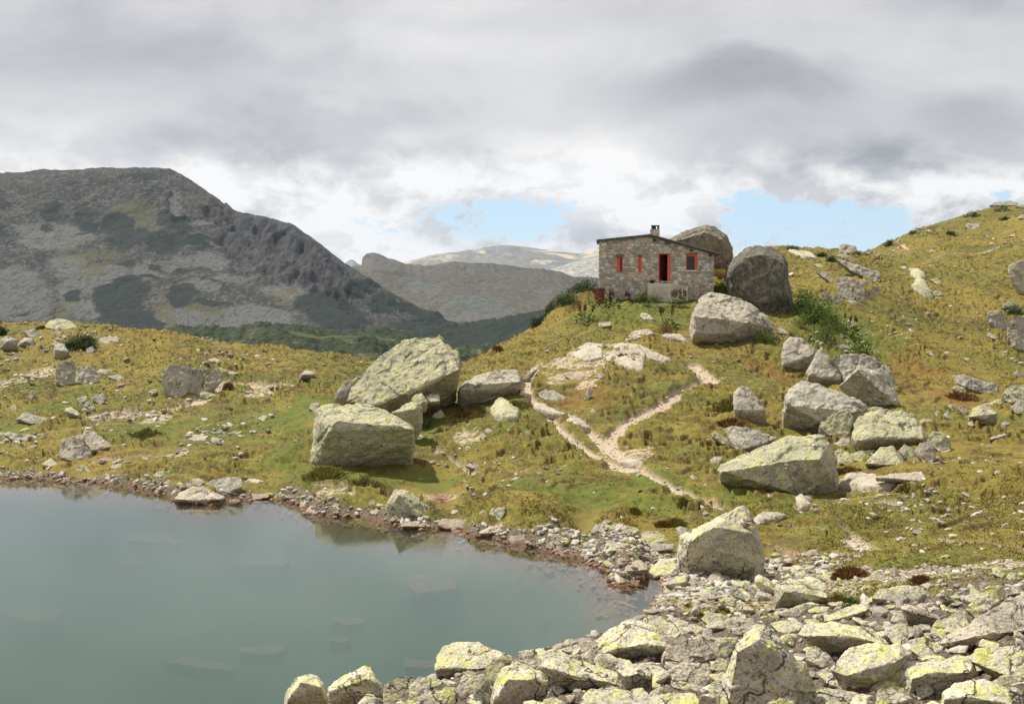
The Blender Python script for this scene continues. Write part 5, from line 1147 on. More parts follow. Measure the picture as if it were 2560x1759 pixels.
part('drum', lathe_bm([(.33,-.2),(.34,0),(.35,.02),(.335,.05),(.335,.25),(.35,.27),(.335,.29),(.335,.5),(.35,.52),(.335,.54),(.335,.72),(.345,.74)], 28), M_RUST, br)
me = rock_mesh('cover', [[tuple(q) for q in ball_pts((.04, 0, .74), (.38, .36, .15), 7, 60)]], 30, 4, .8); new_obj('cover', me, M_BLACK, br)
cb = at(1460+415*.1593, 540+1310*.1593, hit(1460+415*.1593, 540+1310*.1593))
cn = empty_thing('canister', tuple(cb), 'small rusty canister with a black base against the hut wall, right of the barrel', 'canister')
part('can', lathe_bm([(.15,.15),(.15,.48),(.12,.52),(.05,.54)], 18), M_RUST, cn); part('base', lathe_bm([(.17,-.1),(.17,.14)], 18), M_IRON, cn)

# trail blazes painted on the marked boulder, cairn on the corner boulder
bpy.context.view_layer.update()
def blaze(boulder, pxc, pyc, wpx, hpx, bands):
    o = boulder; dg = bpy.context.evaluated_depsgraph_get(); inv = o.matrix_world.inverted()
    def surf(px, py):
        r = Vector(ray(px, py)).normalized(); ok, loc, nor, _ = o.ray_cast(inv @ Vector((0, 0, CAMH)), r)
        return (loc, nor) if ok else (None, None)
    nn = len(bands)
    for k, m in enumerate(bands):
        if m is None: continue
        bm = bmesh.new(); g = []
        for j in range(4):
            row = []
            for i in range(5):
                l, nr = surf(pxc-wpx/2+wpx*i/4, pyc-hpx/2+hpx*(k+j/3.0)/nn)
                if l is None: bm.free(); return
                row.append(bm.verts.new(l+nr*.012))
            g.append(row)
        for a, b in zip(g[:-1], g[1:]):
            for i in range(4): bm.faces.new((a[i], a[i+1], b[i+1], b[i]))
        part('trail_mark', bm, m, o)
M_WHITE = simple_mat('white_blaze_paint', (.72,.70,.64), .8, .15); M_FADED = simple_mat('faded_blaze_paint', (.52,.46,.38), .9, .2, 20); M_REDP = simple_mat('red_blaze_paint', (.50,.06,.05), .8, .2)
for o in COL.objects:
    if o.get('label', '').startswith('large boulder with red-and-white'):
        blaze(o, 1964.5, 1165, 6.4, 12.5, [M_WHITE, M_REDP, M_WHITE]); blaze(o, 1984.5, 1171, 9, 10, [M_FADED, None, M_FADED])
for o in list(COL.objects):
    if 'small cairn on its sloping top' in o.get('label', ''):
        inv = o.matrix_world.inverted(); px, py = 1350+1465*.3503, 1200+326*.3503
        r = Vector(ray(px, py)).normalized(); ok, loc, nor, _ = o.ray_cast(inv @ Vector((0, 0, CAMH)), r)
        c0 = o.matrix_world @ loc; sc = c0.y/FPX
        for k, (dx, dz, rx, rz, lab) in enumerate([(0, 4, 14, 7, 'lower stone of the two-stone cairn on the big corner boulder'), (1, 15, 15, 6, 'reddish top stone of the two-stone cairn on the big corner boulder')]):
            pts = ball_pts((0, 0, 0), (rx*sc, rx*sc*.8, rz*sc), 20+k, 16)
            me = rock_mesh('cairn_stone', [[tuple(q) for q in pts]], 22, k+3, .5)
            tag(new_obj('cairn_stone', me, MATS['R'], None, c0+Vector((dx*sc, -.06, dz*sc+.01))), lab, 'stone', 'cairn stones')

# ------------------------------------------------------------------ rubble between the big rocks: copies of a few shapes, each a thing
protos = []
for k in range(12):
    rr = np.random.default_rng(100+k); n_ = rr.integers(9, 15); q = rr.normal(size=(n_, 3)); q /= np.linalg.norm(q, axis=1)[:, None]
    q *= np.array([1.0, rr.uniform(.6, .95), rr.uniform(.35, .7)]); protos.append(rock_mesh('stone', [[tuple(a) for a in q]], 24, k+50, 1.0))
pm_ = {}
def proto(k, mat):
    if (k, mat) not in pm_:
        me = protos[k].copy(); me.materials.clear(); me.materials.append(MATS[mat]); pm_[(k, mat)] = me
    return pm_[(k, mat)]
def place_stone(px, py, wpx, mat, label, group, k, rz, flat=1.0, sink=.5):
    d = hit(px, py); p_ = at(px, py, d); s = wpx/2*d/FPX
    o = bpy.data.objects.new('stone', proto(k, mat)); COL.objects.link(o)
    o.location = (p_[0], p_[1], p_[2]+s*.5*flat*(1-sink)); o.scale = (s, s*rng_.uniform(.7, 1), s*flat); o.rotation_euler = (rng_.uniform(-.3, .3), rng_.uniform(-.3, .3), rz)
    return tag(o, label, 'stone', group)
rng_ = np.random.default_rng(77)
def poly_in(x, y, poly):
    c = False; n_ = len(poly)
    for i in range(n_):
        x1, y1 = poly[i]; x2, y2 = poly[i-1]
        if (y1 > y) != (y2 > y) and x < (x2-x1)*(y-y1)/(y2-y1)+x1: c = not c
    return c
def scatter(poly, num, w0, w1, mats, label, group, flat=(.7, 1.1), mind=.6):
    poly = [(a*D2, b*D2) for a, b in poly]; xs = [a for a, _ in poly]; ys = [b for _, b in poly]; put = []; tries = 0
    while len(put) < num and tries < num*60:
        tries += 1; x = rng_.uniform(min(xs), max(xs)); y = rng_.uniform(min(ys), max(ys))
        if not poly_in(x, y, poly): continue
        wpx = rng_.uniform(w0, w1)*D2*(.7+.6*(y-min(ys))/(max(ys)-min(ys)+1))
        if any((x-a)**2+((y-b)*1.6)**2 < (mind*(wpx+c)/2)**2 for a, b, c in put): continue
        put.append((x, y, wpx))
        place_stone(x, y, wpx, mats[rng_.integers(len(mats))], label, group, int(rng_.integers(12)), rng_.uniform(0, 6.28), rng_.uniform(*flat))
scatter([(640,1640),(700,1560),(850,1575),(1000,1570),(1250,1480),(1500,1440),(1600,1500),(1550,1640)], 56, 44, 96, 'YYP', 'lichened filler stone wedged between the boulders of the lower foreground bank', 'stones wedged between the foreground boulders')
scatter([(1560,1380),(1700,1350),(1900,1370),(2323,1340),(2323,1640),(1600,1640)], 150, 40, 96, 'YYPG', 'angular stone filling the gaps of the lower right talus bank', 'stones filling the right-hand talus')
scatter([(1000,1222),(1200,1205),(1400,1190),(1560,1230),(1720,1290),(1740,1350),(1600,1400),(1480,1400),(1420,1310),(1240,1250)], 40, 16, 38, 'WWGL', 'pinkish stone in the rubble along the lake corner', 'stones in the lake-corner rubble')
scatter([(-10,1055),(340,1075),(400,1120),(340,1112),(130,1092),(-10,1085)], 30, 14, 34, 'WWLG', 'pinkish stone in the belt of rubble along the far left shore', 'stones along the far left shore')

# ------------------------------------------------------------------ uncountable small stones: one object
def blob_variants(n_=8):
    out_ = []
    for k in range(n_):
        bm = bmesh.new(); bmesh.ops.create_icosphere(bm, subdivisions=1 if k else 1, radius=1); rr = np.random.default_rng(k)
        V = np.array([v.co[:] for v in bm.verts]); F = np.array([[v.index for v in f.verts] for f in bm.faces]); bm.free()
        d = rr.normal(size=(3, 3)); 
        for _ in range(5):
            nrm = rr.normal(size=3); nrm /= np.linalg.norm(nrm); lim = rr.uniform(.45, .8); e = V@nrm-lim; V = V-np.clip(e, 0, None)[:, None]*nrm
        V = V*np.array([1, rr.uniform(.6, .9), rr.uniform(.35, .65)]); out_.append((V, F))
    return out_
BV = blob_variants()
def sample_ground(num, weight, dlo, dhi, ulo=-.5, uhi=.5):
    """points on the ground, evenly spread in the view's bearing and log distance"""
    X_, Y_, Z_ = [], [], []; got = 0
    while got < num:
        u = rng_.uniform(ulo, uhi, num*4); lv = rng_.uniform(math.log(dlo), math.log(dhi), num*4)
        w_ = bil(weight, gu, gv, u, lv); k = rng_.uniform(0, 1, num*4) < w_
        u, lv = u[k], lv[k]; d = np.exp(lv); z = bil(GZ, gu, gv, u, lv); X_.append(u*d); Y_.append(d); Z_.append(z); got += len(u)
        if not len(u): break
    return np.concatenate(X_)[:num], np.concatenate(Y_)[:num], np.concatenate(Z_)[:num]
def stone_field(name, batches, mat):
    Vs, Fs, off = [], [], 0; tone = []
    for num, weight, dlo, dhi, s0, s1, ulo, uhi in batches:
        X_, Y_, Z_ = sample_ground(num, weight, dlo, dhi, ulo, uhi); s = s0+(s1-s0)*rng_.uniform(0, 1, len(X_))**3; kk = rng_.integers(0, len(BV), len(X_)); a = rng_.uniform(0, 6.28, len(X_))
        for k in range(len(BV)):
            m_ = kk == k; V, F = BV[k]; n_ = m_.sum()
            if not n_: continue
            c, s_ = np.cos(a[m_])[:, None], np.sin(a[m_])[:, None]; sc = s[m_][:, None]
            tl = rng_.normal(0, .25, n_)[:, None]
            Z0 = V[None, :, 2]*sc+V[None, :, 0]*tl*sc
            W_ = np.stack([(V[None, :, 0]*c-V[None, :, 1]*s_)*sc+X_[m_][:, None], (V[None, :, 0]*s_+V[None, :, 1]*c)*sc+Y_[m_][:, None], Z0+Z_[m_][:, None]+.12*sc], -1)
            Vs.append(W_.reshape(-1, 3)); Fs.append((F[None]+(np.arange(n_)*len(V))[:, None, None]).reshape(-1, 3)+off); off += n_*len(V)
            tone.append(np.repeat(rng_.uniform(0, 1, n_), len(V)))
    return tag(new_obj(name, np_mesh(name, np.concatenate(Vs), np.concatenate(Fs), False, dict(tone=np.concatenate(tone))), mat), kind='stuff')
MS, t, b_ = material('loose_stones'); p = t.pos(); tn = t.attr('tone'); n3 = t.noise(p, 14, 4, .7)
c = t.mix(t.step(tn, .1, .9), (.25,.215,.175), (.55,.51,.43)); c = t.mix(t.m('MULTIPLY', t.step(n3, .5, .6), .5), c, (.22,.19,.15)); c = t.mix(t.step(tn, .84, .86), c, (.36,.36,.17))
s2 = t.node('ShaderNodeSeparateXYZ'); t.l.new(p, s2.inputs[0]); c = t.mix(t.m('MULTIPLY', t.step(s2.outputs[2], .14, .0), .8), c, (.20,.085,.05))
t.put(b_.inputs['Base Color'], c); bump(t, b_, n3, .5, .03)
meadow = np.clip(.05+1.0*sstep(fbm(GX/7, GY/9, 31.0, 3), .0, .45)+worn*1.2+path*.5, 0, 1)*sstep(GZ, .15, .3)*(1-bank)
leftm = meadow*sstep(GU, -.18, -.30)
stone_field('scattered_stones', [
    (1500, meadow, 26, 75, .03, .17, -.5, .5), (1100, leftm, 38, 82, .05, .30, -.5, -.1), (700, meadow, 60, 128, .06, .30, .2, .5), (500, meadow*sstep(GU,.1,.2), 24, 40, .03, .15, .1, .5),
    (3200, np.clip(shore, 0, 1)*sstep(GZ, -.6, -.1), 22, 48, .05, .20, -.5, .5), (500, bank, 14, 23, .05, .16, -.3, .52), (1500, np.clip(worn*(GD < 30), 0, 1), 18, 30, .03, .12, -.2, .5),
    (1500, path, 24, 110, .02, .10, -.5, .5), (400, (bank > .5)*1.0, 18, 23, .08, .22, -.1, .52)], MS)

# ------------------------------------------------------------------ submerged slabs
for k, (dx, dy, wx, wy, dep, lab) in enumerate([(425,1212,75,22,.75,'broad submerged slab off the left shore'),(330,1218,50,14,.8,'submerged slab left of the broad one off the left shore'),(600,1265,70,24,1.0,'submerged slab in the middle of the lake'),
        (75,1385,75,22,1.3,'submerged slab near the left edge of the lake'),(440,1515,90,30,1.15,'largest submerged slab near the lower edge of the lake'),(975,1318,65,32,.8,'submerged slab right of the middle of the lake'),
        (300,1272,30,8,1.0,'small submerged stone off the left shore'),(790,1405,45,12,1.0,'submerged slab in the lower middle of the lake'),(600,1470,60,14,1.1,'thin submerged slab left of the foreground boulders'),(950,1500,45,14,.9,'submerged slab behind the split foreground block'),(770,1448,26,9,1.0,'small dark submerged stone in the lower middle of the lake')]):
    rr = np.random.default_rng(500+k); top = []
    for a in np.sort(rr.uniform(0, 6.28, 9)):
        r_ = ray((dx+wx*math.cos(a)*rr.uniform(.8, 1.05))*D2, (dy+wy*math.sin(a)*rr.uniform(.8, 1.05))*D2); tt = (-dep*1.25-CAMH)/r_[2]; q = np.array([r_[0]*tt, r_[1]*tt, -dep*1.25]); top += [tuple(q), tuple(q+np.array([0, 0, -.30]))]
    finish_rock('submerged_rock', [[np.array(q) for q in top]], 'G', lab, 'rock', 40, 'submerged slabs')

# ------------------------------------------------------------------ plants
def leaf_mat(name, c1, c2, c3):
    m, t, b = material(name); tn = t.attr('tone'); p = t.pos()
    c = t.mix(t.step(tn, .1, .6), c1, c2); c = t.mix(t.step(tn, .72, .95), c, c3)
    t.put(b.inputs['Base Color'], c); b.inputs['Roughness'].default_value = .7
    return m
M_PINE = leaf_mat('pine_needles', (.018,.035,.010), (.050,.085,.018), (.12,.15,.03))
M_LEAF = leaf_mat('broad_leaves', (.035,.075,.012), (.095,.165,.022), (.22,.26,.04))
M_SHRUB = leaf_mat('shrub_leaves', (.055,.095,.014), (.12,.165,.024), (.26,.24,.045))
M_RUSTG = leaf_mat('rusty_grass', (.10,.045,.014), (.20,.10,.03), (.30,.20,.06))
M_STRAW = leaf_mat('straw_grass', (.22,.15,.04), (.40,.28,.09), (.50,.38,.15))
M_OLIVE = leaf_mat('olive_tuft', (.10,.10,.02), (.19,.175,.035), (.32,.26,.06))
M_SPIKE = leaf_mat('dock_seed_spikes', (.07,.018,.012), (.15,.040,.022), (.24,.08,.035))
M_STEM = leaf_mat('woody_stem', (.06,.04,.025), (.09,.06,.035), (.12,.08,.05))
M_FLOW = leaf_mat('white_petals', (.6,.6,.52), (.75,.75,.68), (.8,.8,.74))
def cards(C0, D0, W0, tone, mat, name, parent=None, label=None, cat=None, group=None, kind=None, org=None):
    """leaf-sized folded blades: base C0, vector D0 (length), half-width vector W0"""
    V = np.stack([C0-W0*.5, C0+W0*.5, C0+D0*.55+W0, C0+D0, C0+D0*.55-W0], 1).reshape(-1, 3)
    if org is not None: V = V-np.array(org)
    n_ = len(C0); b = np.arange(n_)[:, None]*5
    F = np.concatenate([b+np.array([[0, 1, 2]]), b+np.array([[0, 2, 4]]), b+np.array([[4, 2, 3]])], 0)
    me = np_mesh(name, V, F, False, dict(tone=np.repeat(tone, 5)))
    return tag(new_obj(name, me, mat, parent, org if (org is not None and parent is None) else None), label, cat, group, kind)
def unit(v): return v/np.linalg.norm(v, axis=-1, keepdims=True)
def bush(px, py, wpx, hpx, n_, leaf, mat, label, cat='shrub', group=None, name='shrub', upright=.4, d=None, stems=True):
    """px,py: foot of the plant in the photograph's pixels; the crown is many leaf clumps through a lumpy volume"""
    d = d or hit(px, py); c = at(px, py, d); rx = wpx/2*d/FPX; rz = hpx*d/FPX; ry = rx*.7; r = np.random.default_rng(int(px*7+py))
    if name == 'dwarf_pine': n_ = int(n_*1.7); leaf *= .68; upright = .25
    root = empty_thing(name, c, label, cat, group)
    nc = max(14, n_//45); q = unit(r.normal(size=(nc, 3))); q[:, 2] = np.abs(q[:, 2])*.95+.02; q *= r.uniform(.35, 1.0, nc)[:, None]**.5
    q *= np.array([rx, ry, rz])*(1+.22*r.normal(size=nc))[:, None]*.92; q[:, 2] = np.maximum(q[:, 2], rz*.08)
    k = r.integers(0, nc, n_); cr = .22*min(rx, rz)+.03
    C0 = q[k]+r.normal(size=(n_, 3))*cr*np.array([1, 1, .7]); C0[:, 2] = np.maximum(C0[:, 2], .0)
    # the foot follows the slope
    gz = bil(GZ, gu, gv, (C0[:, 0]+c[0])/(C0[:, 1]+c[1]), np.log(C0[:, 1]+c[1]))-c[2]; C0[:, 2] += gz*.9
    D0 = unit(r.normal(size=(n_, 3))+np.array([0, 0, upright*2.5])+unit(C0+1e-6)*.8)*leaf*r.uniform(.6, 1.4, n_)[:, None]
    W0 = unit(np.cross(D0, r.normal(size=(n_, 3))))*leaf*.22
    cards(C0, D0, W0, np.clip(.5+.22*r.normal(size=n_)+.25*r.normal(size=nc)[k], 0, 1), mat, 'foliage', root)
    if stems:
        nn = max(5, nc//3); T0 = np.zeros((nn, 3)); T0[:, :2] = q[:nn, :2]*.25; T0[:, 2] = -.05; D1 = q[:nn]*.9-T0
        cards(T0, D1, unit(np.cross(D1, np.array([0, 1.0, .1])))*.012*(1+rx), np.full(nn, .5), M_STEM, 'stem', root)
    return root
def tuft(px, py, wpx, hpx, n_, mat, label, group=None, name='grass_tuft'):
    d = hit(px, py); c = at(px, py, d); rx = wpx/2*d/FPX; h = hpx*d/FPX; r = np.random.default_rng(int(px*3+py))
    n_ = int(n_*1.6); C0 = np.c_[np.clip(r.normal(0, .40, n_), -.9, .9)*rx, np.clip(r.normal(0, .3, n_), -.7, .7)*rx, np.zeros(n_)]; h = h*(.35+.65*np.exp(-(C0[:, 0]/rx)**2*2.2))*(.7+.5*pn(C0[:, 0]*5, C0[:, 1]*5, 2.0))
    gz = bil(GZ, gu, gv, (C0[:, 0]+c[0])/(C0[:, 1]+c[1]), np.log(C0[:, 1]+c[1]))-c[2]; C0[:, 2] = gz-.02
    D0 = np.c_[C0[:, 0]*.25+r.normal(0, .35, n_)*h, r.normal(0, .3, n_)*h, h*r.uniform(.5, 1.05, n_)]
    W0 = unit(np.cross(D0, r.normal(size=(n_, 3))))*.011*(1+h)[:, None]
    o = cards(C0, D0, W0, r.uniform(0, 1, n_), mat, name, None, label, 'grass tuft', group); o.location = tuple(c); return o
def dock(px, py, wpx, hpx, spikes, label, nleaf=60, group='dock plants with red-brown seed spikes', sh=None):
    d = hit(px, py); c = at(px, py, d); sc = d/FPX; rx = wpx/2*sc; h = hpx*sc; r = np.random.default_rng(int(px*5+py))
    root = empty_thing('dock_plant', c, label, 'plant', group)
    a = r.uniform(0, 6.28, nleaf); rr = r.uniform(0, 1, nleaf)**.6; C0 = np.c_[np.cos(a)*rr*rx, np.sin(a)*rr*rx*.6, r.uniform(0, 1, nleaf)*h*(1.05-.6*rr)]
    D0 = unit(np.c_[np.cos(a), np.sin(a), r.uniform(.0, 1.0, nleaf)])*r.uniform(.12, .24, nleaf)[:, None]; W0 = unit(np.cross(D0, np.array([0, 0, 1.0])+r.normal(0, .5, (nleaf, 3))))*.055
    cards(C0, D0, W0, r.uniform(0, 1, nleaf), M_LEAF, 'leaves', root)
    for (sx, top, ln) in spikes:      # px offset, px height of the tip, px length of the seed head
        x = (sx)*sc; zt = top*sc; l = ln*sc; yo = r.uniform(-.15, .15); m_ = 90
        f = r.uniform(0, 1, m_); ang = r.uniform(0, 6.28, m_); rad = .055*np.sin(np.pi*(.12+.85*f))
        S0 = np.c_[x+np.cos(ang)*rad*.4, yo+np.sin(ang)*rad*.4, zt-l+l*f]; SD = np.c_[np.cos(ang), np.sin(ang), np.full(m_, .6)]*(rad[:, None]+.015); SW = unit(np.cross(SD, r.normal(size=(m_, 3))))*.02
        sp = cards(S0, SD, SW, r.uniform(0, 1, m_), M_SPIKE, 'seed_spike', root)
        cards(np.array([[x*.6, yo, 0.0]]), np.array([[x*.4, 0, zt]]), np.array([[.010, .004, 0]]), np.array([.5]), M_SPIKE, 'stalk', sp)
    return root
I2 = lambda x, y: (1460+x*.1593, 540+y*.1593)
def RP(reg, x, y): x0, y0, k = REG[reg]; return x0+x*k, y0+y*k, k
def B_(reg, x, y, w_, h, n_, leaf, mat, label, **kw): a, b, k = RP(reg, x, y); return bush(a, b, w_*k, h*k, n_, leaf, mat, label, **kw)
def T_(reg, x, y, w_, h, n_, mat, label, **kw): a, b, k = RP(reg, x, y); return tuft(a, b, w_*k, h*k, n_, mat, label, **kw)
def D_(reg, x, y, w_, h, sp, label, **kw):
    a, b, k = RP(reg, x, y); return dock(a, b, w_*k, h*k, [(s[0]*k, s[1]*k, s[2]*k) for s in sp], label, **kw)
# dwarf pines
PG = 'dwarf pine bushes'
B_('E',635,285,270,85,1800,.16,M_PINE,'flat dark green dwarf pine on the left meadow crest',group=PG,name='dwarf_pine')
B_('E',-5,185,90,90,600,.16,M_PINE,'dark dwarf pine cut by the left edge of the picture',group=PG,name='dwarf_pine')
B_('B',1950,730,260,100,1500,.13,M_PINE,'largest dwarf pine on the slope left of the hut corner',group=PG,name='dwarf_pine')
B_('B',1790,840,200,110,1100,.13,M_PINE,'middle dwarf pine on the slope left of the hut',group=PG,name='dwarf_pine')
B_('B',1680,890,110,70,600,.13,M_PINE,'dwarf pine on the skyline between the middle and the lowest one',group=PG,name='dwarf_pine')
B_('B',1585,1000,110,90,700,.13,M_PINE,'lowest dwarf pine on the skyline left of the hut',group=PG,name='dwarf_pine')
for x, y, w_, h, lab in [(985,415,80,35,'dwarf pine near the lower skyline of the right-hand hill'),(1465,330,70,25,'dwarf pine alone in the grass of the right-hand hill'),(1620,190,140,35,'dwarf pine strip under the skyline of the right-hand hill'),
        (1860,150,150,45,'dwarf pine under the summit tor of the right-hand hill'),(1230,310,190,40,'long dwarf pine along the skyline of the right-hand hill'),(720,470,90,38,'dwarf pine at the right foot of the dark saddle boulder'),
        (250,450,140,35,'dwarf pine on the skyline right of the black boulder'),(475,500,80,30,'small dwarf pine left of the long outcrop slab'),(560,530,70,40,'small dwarf pine at the upper end of the long outcrop slab'),
        (1880,215,70,22,'small dwarf pine near the right edge below the summit tor'),(1940,935,110,60,'dwarf pine in the cleft of the rounded cracked outcrop')]:
    B_('Q',x,y,w_,h,420,.15,M_PINE,lab,group=PG,name='dwarf_pine')
# shrubs
B_('C',1330,770,150,130,1500,.09,M_SHRUB,'green shrub between the hut corner and the black boulder')
B_('C',1440,800,100,80,600,.08,M_SHRUB,'low green shrub at the left foot of the black boulder')
B_('Q',330,930,200,200,2600,.10,M_LEAF,'tall green shrub against the right side of the black boulder')
B_('Q',430,1010,240,180,2600,.10,M_LEAF,'dense green shrub below the black boulder')
B_('Q',560,1060,170,160,1500,.09,M_SHRUB,'green shrub at the lower right of the thicket by the black boulder')
B_('Q',500,1150,200,150,1500,.08,M_SHRUB,'yellowing shrub at the bottom of the thicket')
B_('Q',300,1040,160,60,500,.08,M_OLIVE,'low yellowish shrub at the left of the thicket')
B_('C',1700,1190,170,110,1100,.08,M_SHRUB,'green bush at the lower right of the speckled boulder')
B_('C',700,840,130,70,600,.08,M_SHRUB,'yellow-green bush below the hut wall left of the step')
B_('C',800,850,110,50,400,.07,M_SHRUB,'low bush in front of the step')
B_('C',640,850,80,40,250,.07,M_LEAF,'small green bush below the hut wall')
B_('C',720,890,90,30,250,.07,M_LEAF,'low leafy clump on the bare spot before the hut')
B_('C',90,930,90,55,350,.06,M_RUSTG,'brownish bush left of the dock plants on the slope')
B_('C',880,1090,130,80,700,.07,M_RUSTG,'brown bush under the dock plant in front of the step')
B_('Q',790,1245,160,65,260,.16,M_LEAF,'leafy green plant above the jagged rockfall boulder')
# dock plants
D_('C',380,900,260,110,[(-110,190,60),(-95,170,55),(-20,120,40),(30,150,60),(45,165,55),(60,140,50)],'wide dock plant beside the barrel at the hut corner',nleaf=150)
D_('C',210,1020,170,110,[(-55,170,60),(-40,150,50),(-10,150,50),(5,165,60),(60,130,40)],'dock plant down the slope left of the hut',nleaf=90)
D_('C',985,890,130,120,[(-60,140,60),(-45,150,65),(-30,158,70),(-15,148,60),(5,150,70),(18,158,70),(45,150,60),(55,140,50)],'dock plant with the most spikes, in front of the concrete step',nleaf=110)
D_('C',915,1060,110,80,[(-85,180,60),(-75,160,60),(10,200,90),(22,190,80),(-60,170,50)],'dock plant with bent spikes before the cracked bedrock slab',nleaf=70)
D_('C',560,830,40,20,[(-10,70,40),(10,60,35)],'thin dock plant against the hut wall',nleaf=14)
D_('C',1540,385,30,10,[(-35,45,25),(-2,60,30),(6,50,25)],'thin dock stalks on the skyline behind the black boulder',nleaf=8)
D_('Q',700,1110,130,110,[(-45,180,40),(-10,160,40),(30,165,45),(40,150,40)],'dock plant at the lower right end of the thicket',nleaf=110)
D_('Q',910,560,40,8,[(-20,55,18),(0,60,18),(20,58,18)],'three bare dock stalks on the saddle',nleaf=6)
D_('F',965,770,70,70,[(-15,120,40),(20,130,50),(5,110,40)],'dock plant at the right foot of the blocky lakeside boulder',nleaf=50)
# flowers
a, b, k = RP('C', 835, 905); d = hit(a, b); c0 = at(a, b, d); r = np.random.default_rng(8); n_ = 170; fl = empty_thing('flower_clump', c0, 'clump of small white flowers in front of the concrete step', 'flowers')
C0 = np.c_[r.normal(0, .40, n_), r.normal(0, .25, n_), np.abs(r.normal(.22, .10, n_))]
cards(C0, unit(np.c_[r.normal(0, 1, n_), -np.ones(n_), np.ones(n_)])*.05, np.c_[np.full(n_, .022), np.zeros(n_), np.full(n_, .006)], r.uniform(0, 1, n_), M_FLOW, 'blossoms', fl)
S0 = C0.copy(); S0[:, 2] = 0; cards(S0, C0-S0, np.full((n_, 3), .003), r.uniform(0, 1, n_), M_LEAF, 'stems', fl)
a, b = I2(1145, 1052); d = 70.0; pt = hloc(1145, -.5, 1054); r = np.random.default_rng(9); n_ = 60
pf_ = empty_thing('flower_bunch', pt, 'small yellow-white bunch of flowers beside the backpack', 'flowers')
C0 = np.c_[r.normal(0, .07, n_), r.normal(0, .05, n_), r.uniform(.02, .14, n_)]
cards(C0, unit(r.normal(size=(n_, 3)))*.05, unit(r.normal(size=(n_, 3)))*.012, r.uniform(0, 1, n_), M_SHRUB, 'leaves', pf_)
cards(C0[:20]+np.array([0, -.02, .03]), unit(r.normal(size=(20, 3)))*.04, unit(r.normal(size=(20, 3)))*.014, r.uniform(0, 1, 20), M_FLOW, 'blossoms', pf_)
# tufts
TG = 'grass tufts'
T_('M',640,700,230,130,1500,M_RUSTG,'large rusty-brown tuft at the upper edge of the talus',group=TG,name='grass_tuft')
T_('M',1150,710,140,60,600,M_RUSTG,'smaller rusty tuft right of the large one',group=TG)
T_('M',560,880,120,110,800,M_OLIVE,'green tuft between the talus slabs',group=TG)
T_('M',640,890,150,70,700,M_SHRUB,'low green tuft right beside the one between the talus slabs',group=TG)
T_('M',1340,890,110,50,500,M_SHRUB,'small green tuft in the middle of the fine rubble',group=TG)
T_('M',200,620,110,50,500,M_RUSTG,'brown tuft on the bare strip behind the talus',group=TG)
T_('L',880,330,110,70,600,M_RUSTG,'brown tuft on the shore meadow near the cairn boulder',group=TG)
T_('L',970,320,130,80,800,M_OLIVE,'green tuft left of the cairn boulder',group=TG)
T_('L',1030,180,90,60,400,M_OLIVE,'green tuft beside the lower path',group=TG)
T_('L',680,230,80,50,300,M_OLIVE,'green tuft on the shore meadow next to a white stone',group=TG)
T_('F',1450,260,70,50,500,M_RUSTG,'round brown tuft on the skyline above the long grey boulder',group=TG)
T_('F',1220,690,110,50,500,M_RUSTG,'rusty tuft in front of the long grey boulder',group=TG)
T_('F',1580,630,170,60,900,M_OLIVE,'olive tuft hanging over the flat cracked slab',group=TG)
T_('F',300,1090,280,80,1500,M_OLIVE,'long row of olive tufts under the blocky lakeside boulder',group=TG)
T_('F',560,1150,260,60,1200,M_OLIVE,'low mat of tufts between blocky boulder and mud spit',group=TG)
T_('G',1650,640,210,90,1100,M_OLIVE,'grassy cushion left of the banded grey rock',group=TG)
T_('G',1680,770,240,80,1100,M_RUSTG,'grassy cushion overhanging the cracked block',group=TG)
T_('G',900,290,130,50,500,M_RUSTG,'tuft growing in the cracks of the bedrock slab',group=TG)
T_('C',1315,640,110,100,900,M_STRAW,'tall golden straw grass between the hut and the black boulder',group=TG)
T_('E',1150,980,300,60,900,M_OLIVE,'dark green tuft in the hollow of the left meadow',group=TG)
T_('E',1820,600,80,70,500,M_RUSTG,'brown tuft at the edge of the bare gravel on the left meadow',group=TG)
T_('E',330,140,110,50,400,M_RUSTG,'rusty tuft on the left skyline',group=TG)
T_('H',850,1150,200,70,900,M_RUSTG,'rusty tuft beside the marked boulder under the rockfall',group=TG)
T_('H',1300,1290,110,50,500,M_OLIVE,'tuft at the right of the smooth pale slab',group=TG)
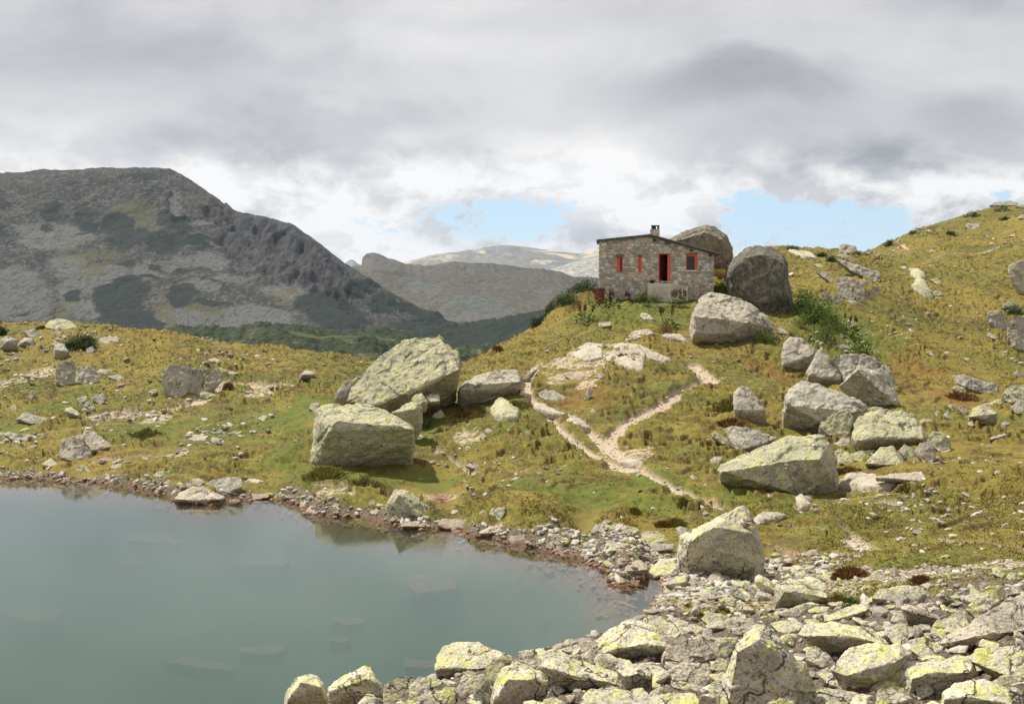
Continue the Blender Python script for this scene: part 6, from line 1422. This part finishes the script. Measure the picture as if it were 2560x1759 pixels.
T_('H',1780,560,250,70,1100,M_RUSTG,'rusty grass in the dip below the long grey boulder',group=TG)
T_('H',2020,480,30,30,60,M_OLIVE,'small tuft on top of the long grey boulder',group=TG)
# ------------------------------------------------------------------ short turf: one object of many blades
avoid = np.clip(1-path*1.3-stony*1.3-worn*.75-riser*.9, 0, 1)*sstep(GZ, .10, .28)
def turf(num, dlo, dhi, h0, h1, ulo=-.5, uhi=.5, wt=None, per=4):
    wgt = avoid if wt is None else avoid*wt
    X_, Y_, Z_ = sample_ground(num, wgt, dlo, dhi, ulo, uhi); X_ = np.repeat(X_, per); Y_ = np.repeat(Y_, per); Z_ = np.repeat(Z_, per); m_ = len(X_)
    cl = np.repeat(rng_.uniform(0, 1, len(X_)//per), per); sp = np.repeat(rng_.uniform(.5, 1.5, m_//per), per)
    C0 = np.c_[X_+rng_.normal(0, .05, m_), Y_+rng_.normal(0, .05, m_), Z_-.02]; h = (h0+(h1-h0)*rng_.uniform(0, 1, m_)**2)*sp
    D0 = np.c_[rng_.normal(0, .9, m_)*h, rng_.normal(0, .6, m_)*h, h*.8]; W0 = unit(np.cross(D0, rng_.normal(size=(m_, 3))))*(.006+.00022*Y_)[:, None]
    return C0, D0, W0, np.clip(cl*.7+rng_.uniform(0, .3, m_), 0, 1)
hth = sstep(fbm(GX/2.0, GY/3.0, 41.0, 4), -.05, .25)
bt = [turf(30000, 26, 75, .025, .075, wt=.25+.75*hth), turf(16000, 55, 125, .06, .16), turf(9000, 20, 34, .03, .08, wt=.3+.7*hth)]
C0, D0, W0, tn_ = [np.concatenate([b[i] for b in bt]) for i in range(4)]
MT, t, b_ = material('turf_blades'); p = t.pos(); col, _, _ = palette(t, p); tn = t.attr('tone')
col = t.mix(t.step(tn, .55, .95), t.mix(.15, col, (.10,.09,.02)), t.mix(.4, col, (.46,.36,.12)))
t.put(b_.inputs['Base Color'], t.mix(1.0, col, (1.28, 1.28, 1.2), 'MULTIPLY'))
cards(C0, D0, W0, tn_, MT, 'grass', None, None, None, None, 'stuff')
